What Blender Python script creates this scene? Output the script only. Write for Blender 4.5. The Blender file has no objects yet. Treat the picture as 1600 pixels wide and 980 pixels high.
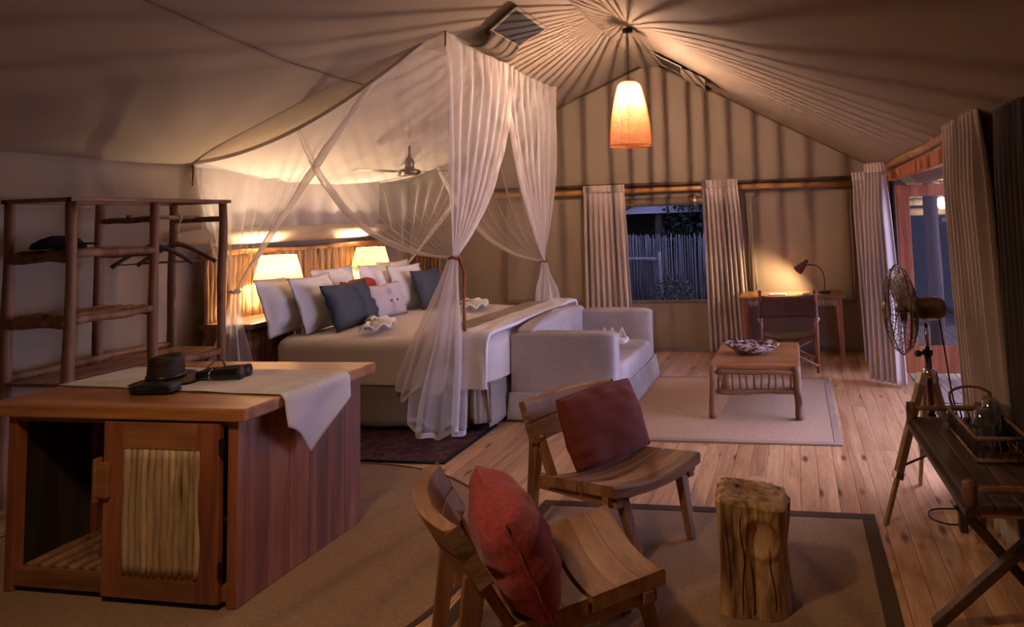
import bpy, bmesh, math, random
from math import pi, sin, cos, radians, sqrt
from mathutils import Vector, Matrix, Quaternion, noise
SC = bpy.context.scene
COL = SC.collection
random.seed(7)

# ------------------------------------------------------------------ camera
cd = bpy.data.cameras.new('camera'); cam = bpy.data.objects.new('camera', cd); COL.objects.link(cam)
cd.sensor_width = 36.0; cd.lens = 1100.0/1600.0*36.0; cd.sensor_fit = 'HORIZONTAL'
cd.shift_x = (800-1029.9)/1600.0; cd.shift_y = (251.9-490)/1600.0
def rotm(a, b, c):
    Rz = Matrix.Rotation(c, 3, 'Z'); Rx = Matrix.Rotation(a, 3, 'X'); Ry = Matrix(((cos(b), -sin(b), 0), (sin(b), cos(b), 0), (0, 0, 1)))
    B = Matrix(((1, 0, 0), (0, 0, -1), (0, 1, 0)))
    return Ry @ Rx @ B @ Rz
M3 = rotm(-0.077, -0.0343, -0.188)
R3 = Matrix((M3[0], -M3[1], -M3[2])).transposed()
cam.matrix_world = Matrix.Translation((0, 0, 1.8)) @ R3.to_4x4()
cd.clip_start = 0.05
SC.camera = cam
SC.view_settings.view_transform = 'Standard'; SC.view_settings.look = 'None'
SC.view_settings.gamma = 1.0; SC.view_settings.use_curve_mapping = False
SC.view_settings.exposure = 1.48
SC.cycles.transparent_max_bounces = 32
SC.cycles.max_bounces = 8

# ------------------------------------------------------------------ world: dusk sky
w = bpy.data.worlds.new('World'); SC.world = w; w.use_nodes = True
nt = w.node_tree; bg = nt.nodes['Background']
tc = nt.nodes.new('ShaderNodeTexCoord'); sx = nt.nodes.new('ShaderNodeSeparateXYZ'); cr = nt.nodes.new('ShaderNodeValToRGB')
nt.links.new(tc.outputs['Generated'], sx.inputs[0]); nt.links.new(sx.outputs['Z'], cr.inputs[0]); nt.links.new(cr.outputs[0], bg.inputs[0])
cr.color_ramp.elements[0].position = 0.0; cr.color_ramp.elements[0].color = (0.36, 0.34, 0.66, 1)
cr.color_ramp.elements[1].position = 0.7; cr.color_ramp.elements[1].color = (0.22, 0.26, 0.62, 1)
bg.inputs[1].default_value = 0.75

def lamp(name, loc, power, color, radius, kind='POINT', **k):
    l = bpy.data.lights.new(name, kind); l.energy = power; l.color = color
    if kind == 'POINT': l.shadow_soft_size = radius
    o = bpy.data.objects.new(name, l); o.location = loc; COL.objects.link(o); return o
# soft directional dusk glow that comes in through the doorway on the right
sun = bpy.data.lights.new('dusk_glow', 'SUN'); sun.energy = 3.8; sun.color = (0.62, 0.60, 1.0); sun.angle = radians(85)
so_ = bpy.data.objects.new('dusk_glow', sun); COL.objects.link(so_)
so_.rotation_mode = 'QUATERNION'; so_.rotation_quaternion = Vector((0.90, 0.28, 0.34)).to_track_quat('Z', 'Y')
# warm spot added out of view to light the foreground, an assumed ceiling lamp
sp = lamp('foreground_spot_light', (-1.9, 1.3, 3.0), 46, (1.0, 0.66, 0.40), 0.16, 'SPOT')
sp.data.spot_size = radians(125); sp.data.spot_blend = 0.8; sp.data.shadow_soft_size = 0.12; sp.rotation_euler = (radians(22), 0, radians(-8))

# ------------------------------------------------------------------ materials
def nmat(name):
    m = bpy.data.materials.new(name); m.use_nodes = True
    return m, m.node_tree, m.node_tree.nodes['Principled BSDF']
def N(nt, t, **k):
    n = nt.nodes.new(t)
    for a, b in k.items():
        if a in n.inputs.keys(): n.inputs[a].default_value = b
        else: setattr(n, a, b)
    return n
def ramp(nt, stops):
    r = nt.nodes.new('ShaderNodeValToRGB'); e = r.color_ramp.elements
    e[0].position, e[0].color = stops[0][0], (*stops[0][1], 1)
    e[1].position, e[1].color = stops[-1][0], (*stops[-1][1], 1)
    for p, c in stops[1:-1]:
        x = e.new(p); x.color = (*c, 1)
    return r
def coords(nt, scale, rnd=True):
    tc = N(nt, 'ShaderNodeTexCoord'); mp = N(nt, 'ShaderNodeMapping'); mp.inputs['Scale'].default_value = scale
    nt.links.new(tc.outputs['Object'], mp.inputs['Vector'])
    if rnd:
        oi = N(nt, 'ShaderNodeObjectInfo'); ml = N(nt, 'ShaderNodeMath', operation='MULTIPLY'); ml.inputs[1].default_value = 37.0
        nt.links.new(oi.outputs['Random'], ml.inputs[0]); nt.links.new(ml.outputs[0], mp.inputs['Location'])
    return mp.outputs[0]
def bump(nt, b, src, strength, dist=0.01):
    bn = N(nt, 'ShaderNodeBump'); bn.inputs['Strength'].default_value = strength; bn.inputs['Distance'].default_value = dist
    nt.links.new(src, bn.inputs['Height']); nt.links.new(bn.outputs[0], b.inputs['Normal'])
def wood(name, dark, mid, light, axis='Z', rough=0.5, sc=14, knots=False, vary=0.25, bmp=0.25, coat=0.0):
    m, nt, b = nmat(name)
    s = {'X': (0.08, 1, 1), 'Y': (1, 0.08, 1), 'Z': (1, 1, 0.08)}[axis]
    v = coords(nt, s)
    n1 = N(nt, 'ShaderNodeTexNoise'); n1.inputs['Scale'].default_value = sc; n1.inputs['Detail'].default_value = 8; n1.inputs['Distortion'].default_value = 0.8
    nt.links.new(v, n1.inputs['Vector'])
    r = ramp(nt, [(0.3, dark), (0.5, mid), (0.72, light)]); nt.links.new(n1.outputs['Fac'], r.inputs[0])
    out = r.outputs[0]
    n2 = N(nt, 'ShaderNodeTexNoise'); n2.inputs['Scale'].default_value = sc*8; n2.inputs['Detail'].default_value = 3
    nt.links.new(v, n2.inputs['Vector'])
    mx = N(nt, 'ShaderNodeMixRGB', blend_type='MULTIPLY'); mx.inputs[0].default_value = 0.35
    r2 = ramp(nt, [(0.35, (0.45, 0.4, 0.38)), (0.6, (1, 1, 1))]); nt.links.new(n2.outputs['Fac'], r2.inputs[0])
    nt.links.new(out, mx.inputs[1]); nt.links.new(r2.outputs[0], mx.inputs[2]); out = mx.outputs[0]
    if knots:
        s3 = {'X': (2.2, 7, 1), 'Y': (7, 2.2, 1), 'Z': (7, 7, 2.2)}[axis]
        vk = coords(nt, s3)
        vo = N(nt, 'ShaderNodeTexVoronoi'); vo.inputs['Scale'].default_value = 1.0; nt.links.new(vk, vo.inputs['Vector'])
        rk = ramp(nt, [(0.06, (0.10, 0.05, 0.03)), (0.13, (0.55, 0.42, 0.35)), (0.2, (1, 1, 1))]); nt.links.new(vo.outputs['Distance'], rk.inputs[0])
        mk = N(nt, 'ShaderNodeMixRGB', blend_type='MULTIPLY'); mk.inputs[0].default_value = 0.9
        nt.links.new(out, mk.inputs[1]); nt.links.new(rk.outputs[0], mk.inputs[2]); out = mk.outputs[0]
    oi = N(nt, 'ShaderNodeObjectInfo'); mr = N(nt, 'ShaderNodeMapRange'); mr.inputs['To Min'].default_value = 1-vary; mr.inputs['To Max'].default_value = 1+vary
    nt.links.new(oi.outputs['Random'], mr.inputs[0])
    hs = N(nt, 'ShaderNodeHueSaturation'); nt.links.new(mr.outputs[0], hs.inputs['Value']); nt.links.new(out, hs.inputs['Color'])
    nt.links.new(hs.outputs[0], b.inputs['Base Color']); b.inputs['Roughness'].default_value = rough
    if coat: b.inputs['Coat Weight'].default_value = coat; b.inputs['Coat Roughness'].default_value = 0.25
    bump(nt, b, n2.outputs['Fac'], bmp, 0.002)
    return m
def cloth(name, c, scale=260, rough=0.95, var=0.12, bmp=0.3, sheen=0.0, c2=None, big=1.5, trans=0.0):
    m, nt, b = nmat(name)
    v = coords(nt, (1, 1, 1))
    wv = N(nt, 'ShaderNodeTexNoise'); wv.inputs['Scale'].default_value = scale; wv.inputs['Detail'].default_value = 2; nt.links.new(v, wv.inputs['Vector'])
    bg_ = N(nt, 'ShaderNodeTexNoise'); bg_.inputs['Scale'].default_value = big; bg_.inputs['Detail'].default_value = 5; nt.links.new(v, bg_.inputs['Vector'])
    ad = N(nt, 'ShaderNodeMath', operation='ADD'); nt.links.new(wv.outputs['Fac'], ad.inputs[0]); nt.links.new(bg_.outputs['Fac'], ad.inputs[1])
    lo = tuple(x*(1-var*2) for x in c); hi = tuple(min(1, x*(1+var)) for x in (c2 or c))
    r = ramp(nt, [(0.35, lo), (0.65, hi)])
    hf = N(nt, 'ShaderNodeMath', operation='MULTIPLY'); hf.inputs[1].default_value = 0.5; nt.links.new(ad.outputs[0], hf.inputs[0]); nt.links.new(hf.outputs[0], r.inputs[0])
    nt.links.new(r.outputs[0], b.inputs['Base Color']); b.inputs['Roughness'].default_value = rough
    b.inputs['Sheen Weight'].default_value = sheen; b.inputs['Specular IOR Level'].default_value = 0.2
    bump(nt, b, wv.outputs['Fac'], bmp, 0.003)
    if trans:
        t = N(nt, 'ShaderNodeBsdfTranslucent'); nt.links.new(r.outputs[0], t.inputs['Color'])
        mix = N(nt, 'ShaderNodeMixShader'); mix.inputs[0].default_value = trans
        out = nt.nodes['Material Output']
        nt.links.new(b.outputs[0], mix.inputs[1]); nt.links.new(t.outputs[0], mix.inputs[2]); nt.links.new(mix.outputs[0], out.inputs['Surface'])
    return m
def plain(name, c, rough=0.5, metal=0.0, var=0.15, scale=30):
    m, nt, b = nmat(name)
    v = coords(nt, (1, 1, 1)); n = N(nt, 'ShaderNodeTexNoise'); n.inputs['Scale'].default_value = scale; n.inputs['Detail'].default_value = 4
    nt.links.new(v, n.inputs['Vector'])
    r = ramp(nt, [(0.3, tuple(x*(1-var) for x in c)), (0.7, tuple(min(1, x*(1+var)) for x in c))]); nt.links.new(n.outputs['Fac'], r.inputs[0])
    nt.links.new(r.outputs[0], b.inputs['Base Color']); b.inputs['Roughness'].default_value = rough; b.inputs['Metallic'].default_value = metal
    return m
def net_mat(name, c, opacity):
    m, nt, b = nmat(name); nt.nodes.remove(b); out = nt.nodes['Material Output']
    tr = N(nt, 'ShaderNodeBsdfTransparent'); tl = N(nt, 'ShaderNodeBsdfTranslucent'); df = N(nt, 'ShaderNodeBsdfDiffuse')
    tl.inputs[0].default_value = (*c, 1); df.inputs[0].default_value = (*c, 1)
    a = N(nt, 'ShaderNodeMixShader'); a.inputs[0].default_value = 0.5; nt.links.new(df.outputs[0], a.inputs[1]); nt.links.new(tl.outputs[0], a.inputs[2])
    # denser where the gauze is seen edge-on, as woven threads are
    lw = N(nt, 'ShaderNodeLayerWeight'); lw.inputs[0].default_value = 0.35
    v = coords(nt, (1, 1, 1), False); n = N(nt, 'ShaderNodeTexNoise'); n.inputs['Scale'].default_value = 5; n.inputs['Detail'].default_value = 4; nt.links.new(v, n.inputs['Vector'])
    mr = N(nt, 'ShaderNodeMapRange'); mr.inputs['To Min'].default_value = opacity-0.02; mr.inputs['To Max'].default_value = opacity+0.02; mr.inputs['From Min'].default_value = .3; mr.inputs['From Max'].default_value = .7
    nt.links.new(n.outputs['Fac'], mr.inputs[0])
    mu = N(nt, 'ShaderNodeMath', operation='MULTIPLY_ADD'); mu.inputs[1].default_value = 0.5; nt.links.new(lw.outputs['Facing'], mu.inputs[0]); nt.links.new(mr.outputs[0], mu.inputs[2])
    mu.use_clamp = True
    b2 = N(nt, 'ShaderNodeMixShader'); nt.links.new(mu.outputs[0], b2.inputs[0]); nt.links.new(tr.outputs[0], b2.inputs[1]); nt.links.new(a.outputs[0], b2.inputs[2])
    nt.links.new(b2.outputs[0], out.inputs['Surface'])
    return m
def emit(name, c, s):
    m, nt, b = nmat(name); b.inputs['Base Color'].default_value = (*c, 1); b.inputs['Emission Color'].default_value = (*c, 1); b.inputs['Emission Strength'].default_value = s
    return m
def glass_mat(name, c=(1, 1, 1), rough=0.02, alpha=0.25):
    m, nt, b = nmat(name); nt.nodes.remove(b); out = nt.nodes['Material Output']
    tr = N(nt, 'ShaderNodeBsdfTransparent'); tr.inputs[0].default_value = (*c, 1)
    gl = N(nt, 'ShaderNodeBsdfGlossy'); gl.inputs['Roughness'].default_value = rough
    fr = N(nt, 'ShaderNodeLayerWeight'); fr.inputs[0].default_value = 0.5
    pw = N(nt, 'ShaderNodeMath', operation='POWER'); pw.inputs[1].default_value = 4.0; nt.links.new(fr.outputs['Facing'], pw.inputs[0])
    mu = N(nt, 'ShaderNodeMath', operation='MULTIPLY_ADD'); mu.inputs[1].default_value = 0.6; mu.inputs[2].default_value = alpha; mu.use_clamp = True; nt.links.new(pw.outputs[0], mu.inputs[0])
    mx = N(nt, 'ShaderNodeMixShader'); nt.links.new(mu.outputs[0], mx.inputs[0]); nt.links.new(tr.outputs[0], mx.inputs[1]); nt.links.new(gl.outputs[0], mx.inputs[2])
    nt.links.new(mx.outputs[0], out.inputs['Surface']); return m
def rug_mat(name, c, c2):
    m, nt, b = nmat(name)
    v = coords(nt, (1, 1, 1), False)
    w1 = N(nt, 'ShaderNodeTexWave'); w1.inputs['Scale'].default_value = 45; w1.inputs['Distortion'].default_value = 1.2; w1.inputs['Detail'].default_value = 2; w1.bands_direction = 'X'; nt.links.new(v, w1.inputs['Vector'])
    w2 = N(nt, 'ShaderNodeTexWave'); w2.inputs['Scale'].default_value = 30; w2.inputs['Distortion'].default_value = 2; w2.bands_direction = 'Y'; nt.links.new(v, w2.inputs['Vector'])
    n = N(nt, 'ShaderNodeTexNoise'); n.inputs['Scale'].default_value = 60; n.inputs['Detail'].default_value = 5; nt.links.new(v, n.inputs['Vector'])
    mu = N(nt, 'ShaderNodeMath', operation='MULTIPLY'); nt.links.new(w1.outputs['Fac'], mu.inputs[0]); nt.links.new(w2.outputs['Fac'], mu.inputs[1])
    ad = N(nt, 'ShaderNodeMath', operation='ADD'); nt.links.new(mu.outputs[0], ad.inputs[0]); nt.links.new(n.outputs['Fac'], ad.inputs[1])
    r = ramp(nt, [(0.25, c), (0.95, c2)]); nt.links.new(ad.outputs[0], r.inputs[0]); nt.links.new(r.outputs[0], b.inputs['Base Color'])
    b.inputs['Roughness'].default_value = 0.95; b.inputs['Specular IOR Level'].default_value = 0.15
    bump(nt, b, ad.outputs[0], 0.5, 0.004); return m

MT = {}
MT['canvas'] = cloth('tent_canvas', (0.36, 0.285, 0.205), scale=320, var=0.07, bmp=0.25, big=0.8)
MT['canvas_dark'] = cloth('tent_canvas_dark', (0.20, 0.155, 0.11), scale=320, var=0.08, bmp=0.25)
MT['mesh_dark'] = plain('insect_mesh', (0.035, 0.032, 0.035), 0.9)
MT['floor'] = wood('pine_floor', (0.42, 0.21, 0.09), (0.62, 0.345, 0.16), (0.76, 0.46, 0.235), 'Y', 0.42, 9, knots=True, vary=0.12, bmp=0.15)
MT['subfloor'] = plain('subfloor', (0.03, 0.018, 0.01), 0.9)
MT['teak'] = wood('teak', (0.17, 0.065, 0.022), (0.32, 0.13, 0.048), (0.44, 0.20, 0.08), 'X', 0.42, 8, vary=0.1, coat=0.15)
MT['honey'] = wood('honey_teak', (0.24, 0.09, 0.028), (0.43, 0.18, 0.06), (0.56, 0.26, 0.10), 'X', 0.34, 8, vary=0.12, coat=0.3)
MT['teak_z'] = wood('teak_upright', (0.14, 0.042, 0.018), (0.28, 0.088, 0.036), (0.42, 0.155, 0.065), 'Z', 0.5, 9, vary=0.12, coat=0.05)
MT['teak_y'] = wood('teak_lengthwise', (0.13, 0.05, 0.02), (0.24, 0.10, 0.042), (0.34, 0.155, 0.07), 'Y', 0.42, 8, vary=0.1, coat=0.15)
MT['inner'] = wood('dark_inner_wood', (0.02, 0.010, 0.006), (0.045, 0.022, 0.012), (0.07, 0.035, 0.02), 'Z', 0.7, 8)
MT['pole'] = wood('peeled_pole', (0.15, 0.068, 0.030), (0.27, 0.13, 0.06), (0.38, 0.20, 0.10), 'Z', 0.6, 9, knots=True, vary=0.15)
MT['pole_x'] = wood('peeled_pole_lying', (0.15, 0.068, 0.030), (0.27, 0.13, 0.06), (0.38, 0.20, 0.10), 'X', 0.6, 9, vary=0.15)
MT['lathpole'] = wood('pale_lath_pole', (0.24, 0.15, 0.07), (0.46, 0.32, 0.17), (0.60, 0.44, 0.25), 'Z', 0.6, 12, knots=True, vary=0.22)
MT['headpole'] = wood('headboard_pole', (0.19, 0.11, 0.05), (0.42, 0.26, 0.12), (0.58, 0.38, 0.19), 'Z', 0.6, 12, knots=True, vary=0.35)
MT['goldpole'] = wood('golden_pole', (0.22, 0.09, 0.02), (0.50, 0.24, 0.06), (0.66, 0.36, 0.12), 'X', 0.35, 6, vary=0.05, coat=0.3)
MT['redwood'] = wood('red_door_wood', (0.30, 0.075, 0.022), (0.50, 0.14, 0.042), (0.62, 0.21, 0.07), 'Z', 0.5, 9, vary=0.06)
MT['chair'] = wood('chair_teak', (0.19, 0.082, 0.032), (0.34, 0.158, 0.064), (0.46, 0.235, 0.105), 'Y', 0.55, 9, knots=True, vary=0.14)
MT['chair_z'] = wood('chair_teak_post', (0.17, 0.070, 0.028), (0.29, 0.128, 0.052), (0.40, 0.195, 0.085), 'Z', 0.55, 9, vary=0.12)
MT['endgrain'] = wood('chair_end_grain', (0.14, 0.065, 0.035), (0.32, 0.175, 0.09), (0.46, 0.27, 0.15), 'X', 0.7, 30, vary=0.3)
MT['darkwood'] = wood('dark_slat_wood', (0.045, 0.024, 0.012), (0.085, 0.046, 0.024), (0.13, 0.07, 0.038), 'Y', 0.55, 9, vary=0.1)
MT['tripod'] = wood('tripod_ash', (0.30, 0.19, 0.09), (0.44, 0.29, 0.15), (0.54, 0.37, 0.2), 'Z', 0.5, 12, vary=0.08)
MT['stump'] = None
MT['linen'] = cloth('sofa_linen', (0.52, 0.455, 0.43), scale=170, var=0.22, bmp=0.5)
MT['valance'] = cloth('valance_linen', (0.34, 0.285, 0.245), scale=170, var=0.22, bmp=0.4)
MT['sheet'] = cloth('bed_sheet', (0.74, 0.66, 0.60), scale=90, var=0.05, bmp=0.2)
MT['white'] = cloth('white_cotton', (0.82, 0.78, 0.76), scale=200, var=0.04, bmp=0.12)
MT['throw'] = cloth('ribbed_throw', (0.42, 0.345, 0.285), scale=120, var=0.15, bmp=0.6)
MT['slate'] = cloth('slate_cotton', (0.085, 0.095, 0.12), scale=420, var=0.15, bmp=0.35)
MT['lav'] = cloth('lavender_cotton', (0.58, 0.52, 0.55), scale=350, var=0.06)
MT['red'] = cloth('red_cotton', (0.42, 0.06, 0.035), scale=300, var=0.1)
MT['rust'] = cloth('rust_wool', (0.18, 0.038, 0.027), scale=300, var=0.18, bmp=0.5, sheen=0.1)
MT['crimson'] = cloth('crimson_wool', (0.36, 0.055, 0.05), scale=60, var=0.22, bmp=0.3, sheen=0.12)
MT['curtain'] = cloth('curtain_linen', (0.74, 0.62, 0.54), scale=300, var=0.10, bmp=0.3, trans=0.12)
MT['curtain_shaded'] = cloth('shaded_curtain_linen', (0.10, 0.08, 0.065), scale=300, var=0.15)  # same curtain linen, its colour darkened to paint in the shade
MT['runner'] = cloth('runner_linen', (0.72, 0.66, 0.66), scale=180, var=0.12, bmp=0.4)
MT['net'] = net_mat('gauze', (0.92, 0.86, 0.83), 0.13)
MT['net_dense'] = net_mat('gauze_gathered', (0.94, 0.88, 0.85), 0.34)
MT['net_roof'] = net_mat('gauze_roof', (0.92, 0.86, 0.80), 0.50)
MT['hem'] = cloth('net_hem', (0.80, 0.73, 0.68), scale=200, var=0.05, trans=0.3)
MT['rope'] = cloth('rust_rope', (0.38, 0.14, 0.07), scale=120, var=0.3)
MT['leather'] = cloth('brown_leather', (0.10, 0.038, 0.026), scale=40, var=0.2, rough=0.5, bmp=0.15)
MT['hatm'] = cloth('hat_leather', (0.055, 0.028, 0.02), scale=30, var=0.35, rough=0.55, bmp=0.2)
MT['black'] = plain('black_enamel', (0.012, 0.012, 0.014), 0.35)
MT['blackcloth'] = cloth('black_cloth', (0.015, 0.017, 0.02), var=0.2)
MT['chrome'] = plain('chrome', (0.7, 0.66, 0.62), 0.18, 1.0, 0.05)
MT['bronze'] = plain('dark_bronze', (0.20, 0.15, 0.10), 0.28, 1.0, 0.2)
MT['fanmetal'] = plain('fan_metal', (0.30, 0.24, 0.20), 0.5, 0.6)
MT['redlac'] = plain('red_lacquer', (0.45, 0.03, 0.02), 0.25)
MT['cream'] = plain('cream_paint', (0.75, 0.66, 0.5), 0.5)
MT['shade'] = None
MT['rug'] = rug_mat('jute_rug', (0.21, 0.125, 0.07), (0.40, 0.26, 0.155))
MT['rug_far'] = rug_mat('pale_jute_rug', (0.34, 0.215, 0.125), (0.64, 0.43, 0.27))
MT['rugb'] = cloth('rug_binding', (0.095, 0.055, 0.034), scale=200, var=0.15)
MT['rugb_far'] = cloth('pale_rug_binding', (0.42, 0.29, 0.21), scale=200, var=0.15)
MT['book'] = plain('book_page', (0.7, 0.66, 0.6), 0.7)
MT['reed'] = wood('grey_reed', (0.06, 0.06, 0.07), (0.13, 0.13, 0.15), (0.22, 0.21, 0.24), 'Z', 0.9, 20, vary=0.2)
MT['bark'] = plain('bark', (0.07, 0.055, 0.05), 0.95)
MT['leaf'] = plain('leaf', (0.022, 0.032, 0.018), 0.8, 0, 0.5)
MT['thatch'] = plain('hut_roof', (0.42, 0.40, 0.46), 0.95)
MT['hutwall'] = plain('hut_wall', (0.06, 0.045, 0.04), 0.95)
MT['earth'] = plain('earth', (0.08, 0.06, 0.045), 0.98, 0, 0.4, 6)
MT['deck'] = wood('deck_board', (0.22, 0.15, 0.11), (0.33, 0.25, 0.2), (0.42, 0.33, 0.27), 'Y', 0.6, 9, vary=0.15)
MT['glass'] = glass_mat('clear_glass', (0.9, 0.92, 0.95), 0.10, 0.22)
MT['pane'] = glass_mat('door_glass', (0.5, 0.52, 0.58), 0.02, 0.04)
MT['cable'] = plain('black_rubber', (0.012, 0.012, 0.012), 0.6)
MT['wicker'] = wood('dark_wicker', (0.03, 0.015, 0.008), (0.07, 0.036, 0.02), (0.13, 0.07, 0.04), 'X', 0.6, 30)
def persian():
    m, nt, b = nmat('persian_wool'); v = coords(nt, (1, 1, 1), False)
    vo = N(nt, 'ShaderNodeTexVoronoi'); vo.inputs['Scale'].default_value = 9; vo.distance = 'MANHATTAN'; nt.links.new(v, vo.inputs['Vector'])
    n = N(nt, 'ShaderNodeTexNoise'); n.inputs['Scale'].default_value = 14; n.inputs['Detail'].default_value = 4; nt.links.new(v, n.inputs['Vector'])
    ad = N(nt, 'ShaderNodeMath', operation='MULTIPLY'); nt.links.new(vo.outputs['Distance'], ad.inputs[0]); nt.links.new(n.outputs['Fac'], ad.inputs[1])
    r = ramp(nt, [(0.05, (0.19, 0.016, 0.014)), (0.14, (0.035, 0.008, 0.010)), (0.22, (0.13, 0.014, 0.014)), (0.3, (0.018, 0.008, 0.010)), (0.42, (0.11, 0.045, 0.03))])
    nt.links.new(ad.outputs[0], r.inputs[0]); nt.links.new(r.outputs[0], b.inputs['Base Color']); b.inputs['Roughness'].default_value = 0.95
    return m
MT['persian'] = persian()
def stump_mat():
    m, nt, b = nmat('old_stump'); v = coords(nt, (1, 1, 0.16), False)
    n = N(nt, 'ShaderNodeTexNoise'); n.inputs['Scale'].default_value = 11; n.inputs['Detail'].default_value = 9; n.inputs['Distortion'].default_value = 1.6; nt.links.new(v, n.inputs['Vector'])
    r = ramp(nt, [(0.30, (0.06, 0.026, 0.010)), (0.40, (0.26, 0.13, 0.045)), (0.55, (0.50, 0.29, 0.12)), (0.72, (0.64, 0.43, 0.22))]); nt.links.new(n.outputs['Fac'], r.inputs[0])
    nt.links.new(r.outputs[0], b.inputs['Base Color']); b.inputs['Roughness'].default_value = 0.6
    bump(nt, b, n.outputs['Fac'], 0.7, 0.02); return m
MT['stump'] = stump_mat()
def marble():
    m, nt, b = nmat('driftwood_glaze'); v = coords(nt, (1, 1, 2), False)
    n = N(nt, 'ShaderNodeTexNoise'); n.inputs['Scale'].default_value = 9; n.inputs['Detail'].default_value = 4; n.inputs['Distortion'].default_value = 2.5; nt.links.new(v, n.inputs['Vector'])
    r = ramp(nt, [(0.42, (0.06, 0.025, 0.018)), (0.5, (0.30, 0.17, 0.13)), (0.55, (0.62, 0.50, 0.45))]); nt.links.new(n.outputs['Fac'], r.inputs[0])
    nt.links.new(r.outputs[0], b.inputs['Base Color']); b.inputs['Roughness'].default_value = 0.3; return m
MT['marble'] = marble()
def shade_mat(name, c, tint):
    m, nt, b = nmat(name); nt.nodes.remove(b); out = nt.nodes['Material Output']
    tl = N(nt, 'ShaderNodeBsdfTranslucent'); df = N(nt, 'ShaderNodeBsdfDiffuse'); tl.inputs[0].default_value = (*tint, 1); df.inputs[0].default_value = (*c, 1)
    a = N(nt, 'ShaderNodeMixShader'); a.inputs[0].default_value = 0.55; nt.links.new(df.outputs[0], a.inputs[1]); nt.links.new(tl.outputs[0], a.inputs[2])
    nt.links.new(a.outputs[0], out.inputs['Surface']); return m
MT['shade'] = shade_mat('lampshade_fabric', (0.85, 0.78, 0.66), (0.80, 0.68, 0.50))
MT['weave'] = shade_mat('woven_raffia', (0.45, 0.27, 0.13), (0.72, 0.40, 0.17))
MT['bulb'] = emit('bulb', (1.0, 0.78, 0.5), 18)
MT['filament'] = emit('filament', (1.0, 0.67, 0.50), 10500)
MT['clay'] = plain('clay_button', (0.8, 0.76, 0.72), 0.5)

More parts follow.
